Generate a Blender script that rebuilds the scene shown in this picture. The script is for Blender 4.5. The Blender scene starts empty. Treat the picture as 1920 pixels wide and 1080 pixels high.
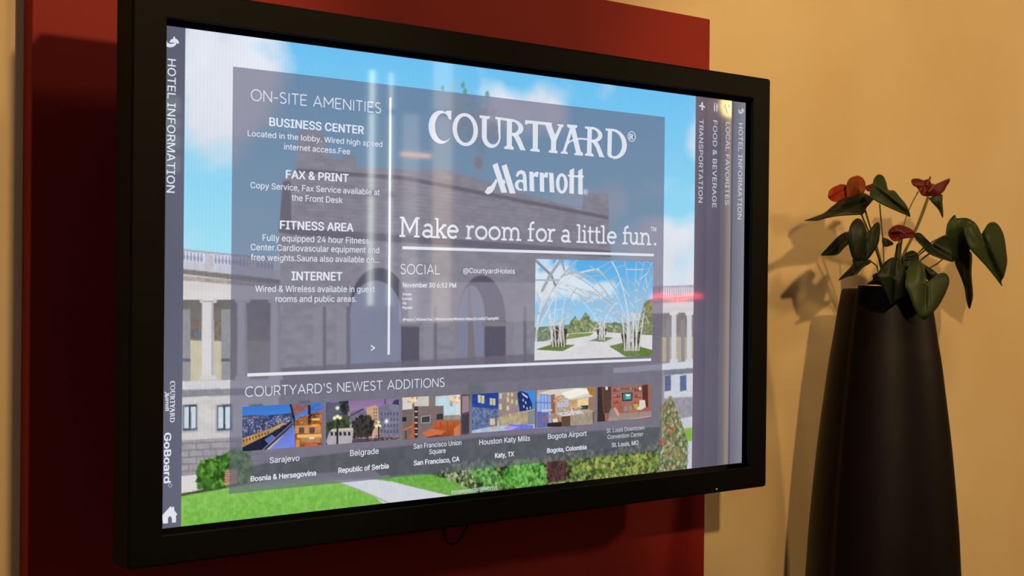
import bpy, bmesh, math, random, os
import numpy as np
from mathutils import Vector, noise as mnoise

# ------------------------------------------------------------------ camera
SC = bpy.context.scene
COL = SC.collection
CAM = np.array([-1.4647, -1.7471, 0.0013])
YAW, PITCH, ROLL, FPX = 0.7008, -0.0059, 0.0102, 2668.1
FW = np.array([math.sin(YAW)*math.cos(PITCH), math.cos(YAW)*math.cos(PITCH), math.sin(PITCH)])
_r = np.array([math.cos(YAW), -math.sin(YAW), 0.0]); _u = np.cross(_r, FW)
RT = _r*math.cos(ROLL) + _u*math.sin(ROLL)
UP = -_r*math.sin(ROLL) + _u*math.cos(ROLL)
cd = bpy.data.cameras.new('camera'); cam = bpy.data.objects.new('camera', cd); COL.objects.link(cam)
from mathutils import Matrix
M3 = Matrix((RT, UP, -FW)).transposed()
cam.matrix_world = Matrix.Translation(CAM) @ M3.to_4x4()
cd.sensor_width = 36.0; cd.lens = 36.0*FPX/1920.0
cd.clip_start = 0.05; cd.clip_end = 50
cd.dof.use_dof = True; cd.dof.focus_distance = 2.3; cd.dof.aperture_fstop = 11.0
SC.camera = cam

# ------------------------------------------------------------------ world, lights, exposure
SC.view_settings.view_transform = 'Standard'; SC.view_settings.look = 'None'
SC.view_settings.exposure = 0.0; SC.view_settings.gamma = 1.0
SC.view_settings.use_curve_mapping = False
W = bpy.data.worlds.new('world'); SC.world = W; W.use_nodes = True
W.node_tree.nodes['Background'].inputs[0].default_value = (0.50, 0.42, 0.36, 1)
W.node_tree.nodes['Background'].inputs[1].default_value = 0.05

def aim(o, tgt):
    d = Vector(tgt) - o.location
    o.rotation_euler = d.to_track_quat('-Z', 'Y').to_euler()
def area(name, loc, tgt, power, col, sx, sy=None):
    l = bpy.data.lights.new(name, 'AREA'); l.energy = power; l.color = col
    l.shape = 'RECTANGLE'; l.size = sx; l.size_y = sy or sx
    o = bpy.data.objects.new(name, l); o.location = loc; COL.objects.link(o); aim(o, tgt); return o
def spot(name, loc, tgt, power, col, ang, blend=0.6, rad=0.1):
    l = bpy.data.lights.new(name, 'SPOT'); l.energy = power; l.color = col
    l.spot_size = math.radians(ang); l.spot_blend = blend; l.shadow_soft_size = rad
    o = bpy.data.objects.new(name, l); o.location = loc; COL.objects.link(o); aim(o, tgt); return o
WARM = (1.0, 0.66, 0.30)
spot('plant_spot', (-0.82, -2.5, 1.05), (1.50, 0.235, -0.05), 196, WARM, 36, 0.5, 0.045)
area('ceiling_light', (0.45, -1.45, 1.66), (0.95, 0.235, 0.0), 11, (1.0, 0.70, 0.34), 0.4, 0.25)
spot('lobby_spot', (3.3, -2.3, 1.05), (1.2, 0.235, -0.1), 118, WARM, 70, 0.8, 0.10)
spot('left_wall_spot', (0.14, -2.6, 1.20), (-1.20, 0.235, -0.08), 185, WARM, 41, 0.4, 0.08)
area('cool_fill_light', (-3.2, -3.2, 0.5), (0.8, 0.235, 0.0), 10, (0.72, 0.84, 1.0), 1.4)  # added cool fill for the wall shadows, no window stands behind it

# ------------------------------------------------------------------ measuring helpers
def ray(px, py): return FW + RT*((px-960)/FPX) - UP*((py-540)/FPX)
def at(px, py, Y):                        # the point of the plane y = Y that the photo shows at (px, py)
    d = ray(px, py); return CAM + d*((Y-CAM[1])/d[1])
def Z(ox, oy, s, pts): return [(ox+x/s, oy+y/s) for x, y in pts]

# ------------------------------------------------------------------ object helpers
def empty(name, loc, parent=None):
    o = bpy.data.objects.new(name, None); COL.objects.link(o); o.location = loc
    if parent: o.parent = parent
    return o
def tag(o, label=None, cat=None, group=None, kind=None):
    if label: o['label'] = label
    if cat: o['category'] = cat
    if group: o['group'] = group
    if kind: o['kind'] = kind
    return o
def link(name, me, mat, parent=None, smooth=False):
    o = bpy.data.objects.new(name, me); COL.objects.link(o)
    if mat: me.materials.append(mat)
    if smooth:
        for p in me.polygons: p.use_smooth = True
    if parent:
        o.parent = parent
        wl = Vector((0, 0, 0)); q = parent
        while q: wl += q.location; q = q.parent
        me.transform(Matrix.Translation(-wl))
    return o
def from_py(name, verts, faces, mat, parent=None, smooth=False):
    me = bpy.data.meshes.new(name); me.from_pydata([tuple(map(float, v)) for v in verts], [], faces); me.update()
    return link(name, me, mat, parent, smooth)
def from_bm(name, bm, mat, parent=None, smooth=False):
    me = bpy.data.meshes.new(name); bm.to_mesh(me); bm.free(); return link(name, me, mat, parent, smooth)
def box_bm(a, b, bevel=0.0, seg=2, bm=None):
    bm2 = bmesh.new()
    bmesh.ops.create_cube(bm2, size=1)
    for v in bm2.verts:
        v.co = Vector([a[i] + (v.co[i]+0.5)*(b[i]-a[i]) for i in range(3)])
    if bevel: bmesh.ops.bevel(bm2, geom=bm2.edges[:], offset=bevel, segments=seg, profile=0.5, affect='EDGES')
    if bm is None: return bm2
    me = bpy.data.meshes.new('t'); bm2.to_mesh(me); bm2.free(); bm.from_mesh(me); bpy.data.meshes.remove(me); return bm
def tube(name, pts, rad, mat, parent=None, n=8):
    """swept tube through pts, rad a number or one per point"""
    P = [Vector(p) for p in pts]
    rr = rad if hasattr(rad, '__len__') else [rad]*len(P)
    vs, fs = [], []
    ref = Vector((0.13, 0.9, 0.27)).normalized()
    for i, p in enumerate(P):
        t = (P[min(i+1, len(P)-1)] - P[max(i-1, 0)]).normalized()
        a = t.cross(ref).normalized(); b = t.cross(a)
        for k in range(n):
            th = 2*math.pi*k/n; vs.append(p + (a*math.cos(th)+b*math.sin(th))*rr[i])
    for i in range(len(P)-1):
        for k in range(n): fs.append((i*n+k, i*n+(k+1) % n, (i+1)*n+(k+1) % n, (i+1)*n+k))
    fs.append(tuple(range(n))[::-1]); fs.append(tuple((len(P)-1)*n+k for k in range(n)))
    return from_py(name, vs, fs, mat, parent, True)
def catmull(pts, m=6, closed=False):
    P = [np.array(p, float) for p in pts]; n = len(P); out = []
    for i in range(n if closed else n-1):
        if closed: p0, p1, p2, p3 = P[i-1], P[i], P[(i+1) % n], P[(i+2) % n]
        else: p0, p1, p2, p3 = P[max(i-1, 0)], P[i], P[i+1], P[min(i+2, n-1)]
        for k in range(m):
            t = k/m
            out.append(0.5*((2*p1)+(-p0+p2)*t+(2*p0-5*p1+4*p2-p3)*t*t+(-p0+3*p1-3*p2+p3)*t**3))
    if not closed: out.append(P[-1])
    return out

# ------------------------------------------------------------------ materials
def lin(c):
    c = np.asarray(c, float)/255.0
    return np.where(c <= 0.04045, c/12.92, ((c+0.055)/1.055)**2.4)
def L(c): return (*[float(x) for x in lin(c)], 1.0)
def mat(name, c1, c2=None, scale=20.0, rough=0.5, bump=0.0, bscale=None, spec=0.5, detail=4.0, coat=0.0, c1lin=False):
    m = bpy.data.materials.new(name); m.use_nodes = True; nt = m.node_tree; b = nt.nodes['Principled BSDF']
    b.inputs['Roughness'].default_value = rough; b.inputs['Specular IOR Level'].default_value = spec
    if coat: b.inputs['Coat Weight'].default_value = coat
    tc = nt.nodes.new('ShaderNodeTexCoord')
    nz = nt.nodes.new('ShaderNodeTexNoise'); nz.inputs['Scale'].default_value = scale; nz.inputs['Detail'].default_value = detail
    nt.links.new(tc.outputs['Object'], nz.inputs['Vector'])
    cr = nt.nodes.new('ShaderNodeValToRGB'); cr.color_ramp.elements[0].position = 0.3; cr.color_ramp.elements[1].position = 0.7
    cr.color_ramp.elements[0].color = L(c1); cr.color_ramp.elements[1].color = L(c2 or c1)
    nt.links.new(nz.outputs['Fac'], cr.inputs['Fac']); nt.links.new(cr.outputs['Color'], b.inputs['Base Color'])
    if bump:
        n2 = nt.nodes.new('ShaderNodeTexNoise'); n2.inputs['Scale'].default_value = bscale or scale; n2.inputs['Detail'].default_value = 5
        nt.links.new(tc.outputs['Object'], n2.inputs['Vector'])
        bp = nt.nodes.new('ShaderNodeBump'); bp.inputs['Strength'].default_value = bump; bp.inputs['Distance'].default_value = 0.01
        nt.links.new(n2.outputs['Fac'], bp.inputs['Height']); nt.links.new(bp.outputs['Normal'], b.inputs['Normal'])
    return m
M_WALL = mat('cream_plaster', (229, 205, 160), (222, 194, 146), 3.0, 0.85, 0.15, 7.0, 0.2)
M_CEIL = mat('ceiling_paint', (225, 215, 200), (218, 207, 190), 3.0, 0.9, spec=0.2)
M_FLOOR = mat('lobby_floor', (120, 95, 70), (105, 82, 60), 6.0, 0.5)
M_RED = mat('red_lacquer', (142, 37, 31), (136, 34, 29), 5.0, 0.6, spec=0.15)
M_BEZEL = mat('black_plastic', (9, 8, 8), (7, 7, 7), 60.0, 0.55, 0.03, 300.0, 0.07)
M_GLOSSBLACK = mat('black_glass', (6, 6, 7), (7, 7, 8), 30.0, 0.12)
M_CABLE = mat('black_cable', (14, 13, 13), (11, 10, 10), 40.0, 0.5)
M_VASE = mat('dark_ceramic', (17, 11, 13), (14, 9, 11), 8.0, 0.5, 0.03, 30.0, 0.15)
M_SOIL = mat('soil', (40, 30, 22), (24, 18, 14), 60.0, 0.95, 0.5)
M_LEAF = mat('leaf_green', (46, 62, 26), (37, 52, 22), 24.0, 0.5, 0.08, 60.0, 0.25)  # brighter leaf copy, back-lighting put into the colour
M_LEAFD = mat('shaded_leaf_green', (24, 34, 17), (18, 27, 15), 22.0, 0.5, 0.08, 60.0, 0.22)  # darker leaf copy, shade of the unlit leaves put into the colour
M_STEM = mat('stem_green', (92, 92, 42), (74, 70, 32), 40.0, 0.5)
M_SPATHE = mat('red_spathe', (104, 22, 16), (84, 16, 13), 30.0, 0.5, spec=0.2)
M_SPATHEO = mat('orange_spathe', (158, 54, 30), (140, 42, 26), 26.0, 0.5, spec=0.2)
M_SPATHEG = mat('ageing_spathe', (140, 52, 24), (96, 66, 24), 14.0, 0.5, spec=0.2)
M_SPADIX = mat('spadix', (120, 70, 40), (80, 40, 28), 90.0, 0.6, 0.4)
def emit_mat(name, c, strength):
    m = bpy.data.materials.new(name); m.use_nodes = True; b = m.node_tree.nodes['Principled BSDF']
    b.inputs['Base Color'].default_value = (0.02, 0.02, 0.02, 1)
    b.inputs['Emission Color'].default_value = L(c); b.inputs['Emission Strength'].default_value = strength
    b.inputs['Roughness'].default_value = 0.035
    return m
M_TEXT = emit_mat('lit_white_pixels', (222, 226, 236), 1.0)
M_DIMTEXT = emit_mat('lit_pale_pixels', (196, 198, 206), 1.0)
M_LED = emit_mat('status_led', (210, 205, 215), 0.6)
M_PIC = bpy.data.materials.new('lit_picture_pixels'); M_PIC.use_nodes = True
_b = M_PIC.node_tree.nodes['Principled BSDF']; _b.inputs['Base Color'].default_value = (0.004, 0.004, 0.005, 1)
_b.inputs['Roughness'].default_value = 0.035; _b.inputs['Specular IOR Level'].default_value = 0.5
_a = M_PIC.node_tree.nodes.new('ShaderNodeAttribute'); _a.attribute_name = 'pixel'
M_PIC.node_tree.links.new(_a.outputs['Color'], _b.inputs['Emission Color']); _b.inputs['Emission Strength'].default_value = 1.0

# ------------------------------------------------------------------ the room
WALL_Y = 0.235; FZ = -1.42; CZ = 1.75; X0, X1, Y0 = -4.0, 7.0, -4.75
def slab(name, a, b, m):
    o = from_bm(name, box_bm(a, b), m); o['kind'] = 'structure'; return o
slab('wall_back', (X0, WALL_Y, FZ), (X1, WALL_Y+0.12, CZ), M_WALL)
slab('floor', (X0, Y0, FZ-0.1), (X1, WALL_Y+0.12, FZ), M_FLOOR)
slab('ceiling', (X0, Y0, CZ), (X1, WALL_Y+0.12, CZ+0.1), M_CEIL)
slab('wall_left', (X0-0.12, Y0, FZ), (X0, WALL_Y+0.12, CZ), M_WALL)
slab('wall_right', (X1, Y0, FZ), (X1+0.12, WALL_Y+0.12, CZ), M_WALL)

slab('wall_front', (X0, Y0-0.12, FZ), (X1, Y0, CZ), mat('lobby_wall_paint', (150, 128, 104), (140, 120, 98), 3.0, 0.85, spec=0.2))
WY = Y0+0.02
M_FRAME = mat('window_frame_paint', (70, 62, 56), (62, 56, 50), 20.0, 0.5)
def window(name, x0, x1, z0, z1, c, st, bars=(), fr=0.035):
    o = from_bm(name, box_bm((x0, Y0+0.002, z0), (x1, WY, z1)), emit_mat(name+'_glow', c, st)); o['kind'] = 'structure'
    b = box_bm((x0-fr, Y0+0.001, z0-fr), (x0, WY+0.03, z1+fr)); box_bm((x1, Y0+0.001, z0-fr), (x1+fr, WY+0.03, z1+fr), bm=b)
    box_bm((x0, Y0+0.001, z0-fr), (x1, WY+0.03, z0), bm=b); box_bm((x0, Y0+0.001, z1), (x1, WY+0.03, z1+fr), bm=b)
    for z in bars: box_bm((x0, Y0+0.001, z-0.014), (x1, WY+0.03, z+0.014), bm=b)
    fo = from_bm('window_frame', b, M_FRAME); fo['kind'] = 'structure'; fo.parent = o
window('window_1', 2.98, 3.035, -0.15, 1.15, (226, 238, 226), 13.0, (0.47, 0.93))
window('window_2', 3.115, 3.155, -0.15, 1.15, (226, 238, 226), 13.0, (0.47, 0.93))
window('pale_panel', 3.21, 3.34, -0.25, 0.93, (214, 206, 190), 3.3)  # glowing panel added so the screen mirrors a pale room, not a window
window('pale_column', 3.42, 3.58, -0.25, 1.42, (238, 216, 182), 3.8, (0.95,))  # glowing panel added as the pale column mirrored in the screen
window('window_5', 1.55, 1.86, 0.52, 0.90, (190, 206, 190), 2.8, (0.62, 0.72, 0.80))

def lathe(prof, cx, cy, n=24):
    vs = [(cx+r*math.cos(2*math.pi*k/n), cy+r*math.sin(2*math.pi*k/n), z) for r, z in prof for k in range(n)]
    fs = [(i*n+k, i*n+(k+1) % n, (i+1)*n+(k+1) % n, (i+1)*n+k) for i in range(len(prof)-1) for k in range(n)]
    return vs, fs+[tuple(range(n))[::-1], tuple((len(prof)-1)*n+k for k in range(n))]
fl_ = empty('floor_lamp', (5.80, -4.55, FZ))
tag(fl_, 'tall floor lamp with a glowing round shade at the far end of the lobby', 'lamp')
v_, f_ = lathe([(0.16, FZ), (0.16, FZ+0.02), (0.02, FZ+0.03)], 5.80, -4.55); from_py('base', v_, f_, M_FRAME, fl_, True)
v_, f_ = lathe([(0.026, FZ+0.03), (0.026, 1.10)], 5.80, -4.55, 14); from_py('pole', v_, f_, emit_mat('lit_lamp_column', (255, 214, 120), 4.0), fl_, True)
v_, f_ = lathe([(0.02, 1.10), (0.055, 1.12), (0.075, 1.17), (0.07, 1.22), (0.045, 1.26), (0.015, 1.27)], 5.80, -4.55); from_py('lamp_shade', v_, f_, emit_mat('lit_lamp_shade', (255, 222, 130), 22.0), fl_, True)
rs_ = empty('neon_sign', (5.45, Y0, -0.11)); tag(rs_, 'thin red neon tube on the far lobby wall', 'neon light')
tube_pts = [(5.20+0.06*k, Y0+0.05, -0.105+0.012*math.sin(k*1.1)) for k in range(9)]
tube('glass_tube', tube_pts, 0.018, emit_mat('lit_neon', (255, 40, 60), 16.0), rs_, 10)
for x_ in (5.2, 5.68): from_bm('bracket', box_bm((x_-0.01, Y0+0.001, -0.13), (x_+0.01, Y0+0.05, -0.08)), M_FRAME, rs_)
lb_ = empty('light_bar', (3.27, Y0+0.06, 0.70)); tag(lb_, 'short warm glowing light bar on a frame across the lobby', 'light')
from_bm('diffuser', box_bm((3.19, Y0+0.055, 0.688), (3.39, Y0+0.075, 0.708), 0.004, 2), emit_mat('lit_bar', (255, 176, 84), 16.0), lb_)
from_bm('bracket', box_bm((3.20, Y0+0.03, 0.690), (3.38, Y0+0.056, 0.706)), M_FRAME, lb_)

# ------------------------------------------------------------------ red board behind the display
BOARD_Y = 0.20
bd = from_bm('wall_board', box_bm((-0.7005, BOARD_Y, FZ+0.12), (0.6955, 0.231, 0.532), 0.002, 2), M_RED)
tag(bd, 'dark red lacquered board on the cream wall behind the wall display', 'board')

# ------------------------------------------------------------------ display housing
TW, TH, SD = 0.6447, 0.3857, 0.0274           # half width, half height, depth of the screen behind the frame's front
SW, SH = 0.6048, 0.3402
disp = empty('wall_display', (0, 0, 0))
tag(disp, 'large black framed wall display showing an information page, mounted on a dark red board', 'display')
def frame_mesh():
    # rounded rectangular ring: front, inner reveal, sides, back
    def rect(hw, hh, r, y, n=5):
        pts = []
        for cx, cz, a0 in ((hw-r, hh-r, 0), (-hw+r, hh-r, 90), (-hw+r, -hh+r, 180), (hw-r, -hh+r, 270)):
            for k in range(n+1):
                a = math.radians(a0+90*k/n); pts.append((cx+r*math.cos(a), y, cz+r*math.sin(a)))
        return pts
    rings = [rect(SW+0.012, SH+0.012, 0.001, SD+0.001), rect(0.5955, 0.3450, 0.001, 0.0022), rect(0.5960, 0.3455, 0.001, 0.0006), rect(0.597, 0.3466, 0.001, 0.0),
             rect(TW-0.003, TH-0.003, 0.004, 0.0), rect(TW-0.0009, TH-0.0009, 0.0045, 0.0009), rect(TW, TH, 0.005, 0.003), rect(TW, TH, 0.005, 0.047), rect(TW-0.003, TH-0.003, 0.004, 0.050),
             rect(SW-0.08, SH-0.06, 0.001, 0.050)]
    vs = [v for r in rings for v in r]; n = len(rings[0]); fs = []
    for i in range(len(rings)-1):
        for k in range(n): fs.append((i*n+k, i*n+(k+1) % n, (i+1)*n+(k+1) % n, (i+1)*n+k))
    return from_py('frame', vs, fs, M_BEZEL, disp)
frame_mesh()
hb = box_bm((-0.555, 0.049, -0.30), (0.555, 0.125, 0.315), 0.012, 3)
for k in range(14):                                             # ventilation ribs on the back housing
    z = -0.2+k*0.03
    box_bm((-0.559, 0.065, z), (-0.5545, 0.11, z+0.012), 0.001, 1, hb)
from_bm('rear_housing', hb, M_BEZEL, disp)
wm = box_bm((-0.22, 0.124, -0.17), (0.22, 0.199, 0.17), 0.004, 2)
box_bm((-0.30, 0.124, 0.10), (0.30, 0.15, 0.13), 0.003, 1, wm); box_bm((-0.30, 0.124, -0.13), (0.30, 0.15, -0.10), 0.003, 1, wm)
from_bm('wall_bracket', wm, M_BEZEL, disp)
p = at(1344, 917, -0.0005)
led = bmesh.new(); bmesh.ops.create_uvsphere(led, u_segments=12, v_segments=8, radius=0.0014)
bmesh.ops.translate(led, verts=led.verts, vec=Vector(p)); from_bm('status_light', led, M_LED, disp, True)
cab = [at(x, y, 0.10) for x, y in ((836, 960), (833, 990), (834, 1006), (841, 1018), (850, 1020.5), (860, 1014), (869, 1000), (877, 985), (888, 955))]
tube('cable', catmull(cab, 5), 0.0021, M_CABLE, disp, 10)

# ------------------------------------------------------------------ the picture on the screen
# screen coordinates: U 0..1920 to the right, V 0..1080 down, on the plane y = SD
PX = 2*SW/1920.0; ZC = -0.0005
def scr(px, py):
    q = at(px, py, SD); return np.array([(q[0]+SW)/PX, (ZC+SH-q[2])/PX])
def S(pts): return np.array([scr(*p) for p in pts])
def world_uv(U, V, y): return (-SW+U*PX, y, ZC+SH-V*PX)

_rs = np.random.RandomState(7)
_lat = _rs.rand(256, 256)
def vnoise(x, y):
    xi = np.floor(x).astype(int); yi = np.floor(y).astype(int); fx = x-xi; fy = y-yi
    fx = fx*fx*(3-2*fx); fy = fy*fy*(3-2*fy)
    g = lambda a, b: _lat[a % 256, b % 256]
    return (g(xi, yi)*(1-fx)+g(xi+1, yi)*fx)*(1-fy)+(g(xi, yi+1)*(1-fx)+g(xi+1, yi+1)*fx)*fy
def fbm(x, y, o=4):
    s = np.zeros_like(x); a = 0.5; t = 0
    for k in range(o):
        s = s+a*vnoise(x*2**k+17*k, y*2**k+31*k); t += a; a *= 0.5
    return s/t
class Canvas:
    """a small painter working in screen coordinates"""
    def __init__(s, u0, v0, u1, v1, nx, ny):
        s.b = (u0, v0, u1, v1); s.nx, s.ny = nx, ny
        s.u = u0+(u1-u0)*np.arange(nx)/(nx-1); s.v = v0+(v1-v0)*np.arange(ny)/(ny-1)
        s.U, s.V = np.meshgrid(s.u, s.v); s.a = np.zeros((ny, nx, 3)); s.du = (u1-u0)/(nx-1); s.dv = (v1-v0)/(ny-1)
    def mask(s, P):
        P = np.asarray(P); lo = P.min(0); hi = P.max(0)
        i0 = max(0, int((lo[0]-s.b[0])/s.du)-1); i1 = min(s.nx, int((hi[0]-s.b[0])/s.du)+3)
        j0 = max(0, int((lo[1]-s.b[1])/s.dv)-1); j1 = min(s.ny, int((hi[1]-s.b[1])/s.dv)+3)
        if i1 <= i0 or j1 <= j0: return None
        U = s.U[j0:j1, i0:i1]; V = s.V[j0:j1, i0:i1]; acc = np.zeros(U.shape)
        n = len(P)
        for ox in (-0.33, 0, 0.33):
            for oy in (-0.33, 0, 0.33):
                u = U+ox*s.du; v = V+oy*s.dv; ins = np.zeros(U.shape, bool)
                for k in range(n):
                    x1, y1 = P[k]; x2, y2 = P[(k+1) % n]
                    if y1 == y2: continue
                    c = ((y1 > v) != (y2 > v)) & (u < (x2-x1)*(v-y1)/(y2-y1)+x1); ins ^= c
                acc += ins
        return (slice(j0, j1), slice(i0, i1)), acc/9
    def put(s, sl, m, c, alpha=1.0):
        m = (m*alpha)[..., None]; s.a[sl] = s.a[sl]*(1-m)+np.asarray(c, float)*m
    def poly(s, pts, c, alpha=1.0, grain=0, gs=8.0, uv=False, stretch=(1, 1), c2=None):
        P = pts if uv else S(pts); r = s.mask(P)
        if r is None: return
        sl, m = r; c = np.asarray(c, float)*np.ones(m.shape+(3,))
        if c2 is not None:
            V = s.V[sl]; t = np.clip((V-P[:, 1].min())/(np.ptp(P[:, 1])+1e-6), 0, 1)[..., None]; c = c*(1-t)+np.asarray(c2, float)*t
        if grain:
            n = fbm(s.U[sl]/gs*stretch[0], s.V[sl]/gs*stretch[1]); c = c+((n-0.5)*2*grain)[..., None]
        s.put(sl, m, c, alpha)
    def stroke(s, pts, w, c, alpha=1.0, uv=False):
        P = np.asarray(pts if uv else S(pts), float)
        for a, b in zip(P[:-1], P[1:]):
            d = b-a; l = np.hypot(*d)
            if l < 1e-6: continue
            n = np.array([-d[1], d[0]])/l*w/2; e = d/l*w*0.25
            s.poly(np.array([a-e+n, b+e+n, b+e-n, a-e-n]), c, alpha, uv=True)
    def soft(s, px, py, rx, ry, c, alpha=1.0, noisy=0.0, ns=40.0, sharp=2.0):
        q = scr(px, py); kx = abs(scr(px+5, py)[0]-q[0])/5; ky = abs(scr(px, py+5)[1]-q[1])/5
        d = np.sqrt(((s.U-q[0])/(rx*kx))**2+((s.V-q[1])/(ry*ky))**2)
        if noisy: d = d+(fbm(s.U/ns, s.V/ns, 5)-0.5)*2*noisy
        m = np.clip((1-d)*sharp, 0, 1); s.put((slice(None), slice(None)), m, c, alpha)
    def leaves(s, pts, base, cols, n, r, seed=1):
        """foliage: blobs scattered inside the outline"""
        P = S(pts); s.poly(P, base, uv=True, grain=18, gs=10)
        rr = random.Random(seed); lo = P.min(0); hi = P.max(0); k = 0
        while k < n:
            u = rr.uniform(lo[0], hi[0]); v = rr.uniform(lo[1], hi[1]); ins = False
            for i in range(len(P)):
                x1, y1 = P[i]; x2, y2 = P[(i+1) % len(P)]
                if (y1 > v) != (y2 > v) and u < (x2-x1)*(v-y1)/(y2-y1)+x1: ins = not ins
            k += 1
            if not ins: continue
            a = rr.uniform(0, 6.28); q = r*rr.uniform(0.5, 1.2)
            pp = np.array([(u+q*math.cos(a+t)*(1 if j % 2 else 0.6), v+q*math.sin(a+t)*(1 if j % 2 else 0.6)) for j, t in enumerate((0, 1.0, 2.1, 3.1, 4.2, 5.2))])
            s.poly(pp, rr.choice(cols), rr.uniform(0.6, 1.0), uv=True)
    def sample(s, U, V):
        x = np.clip((U-s.b[0])/s.du, 0, s.nx-1.001); y = np.clip((V-s.b[1])/s.dv, 0, s.ny-1.001)
        xi = x.astype(int); yi = y.astype(int); fx = (x-xi)[..., None]; fy = (y-yi)[..., None]
        A = s.a
        return (A[yi, xi]*(1-fx)+A[yi, xi+1]*fx)*(1-fy)+(A[yi+1, xi]*(1-fx)+A[yi+1, xi+1]*fx)*fy
def picture(name, cv, y, parent):
    """the canvas as a fine grid of lit pixels"""
    nx, ny = cv.nx, cv.ny
    co = np.empty((ny, nx, 3)); co[..., 0] = -SW+cv.U*PX; co[..., 1] = y; co[..., 2] = ZC+SH-cv.V*PX
    idx = np.arange(nx*ny).reshape(ny, nx)
    q = np.stack([idx[:-1, :-1], idx[1:, :-1], idx[1:, 1:], idx[:-1, 1:]], -1).reshape(-1)
    me = bpy.data.meshes.new(name); me.vertices.add(nx*ny); me.vertices.foreach_set('co', co.reshape(-1))
    nf = (nx-1)*(ny-1); me.loops.add(nf*4); me.loops.foreach_set('vertex_index', q.astype(np.int32))
    me.polygons.add(nf); me.polygons.foreach_set('loop_start', np.arange(0, nf*4, 4, dtype=np.int32))
    me.update(calc_edges=True)
    at_ = me.attributes.new('pixel', 'FLOAT_COLOR', 'POINT')
    c = np.ones((ny, nx, 4)); c[..., :3] = lin(np.clip(cv.a, 0, 255)); at_.data.foreach_set('color', c.reshape(-1).astype(np.float32))
    return link(name, me, M_PIC, parent)

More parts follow.
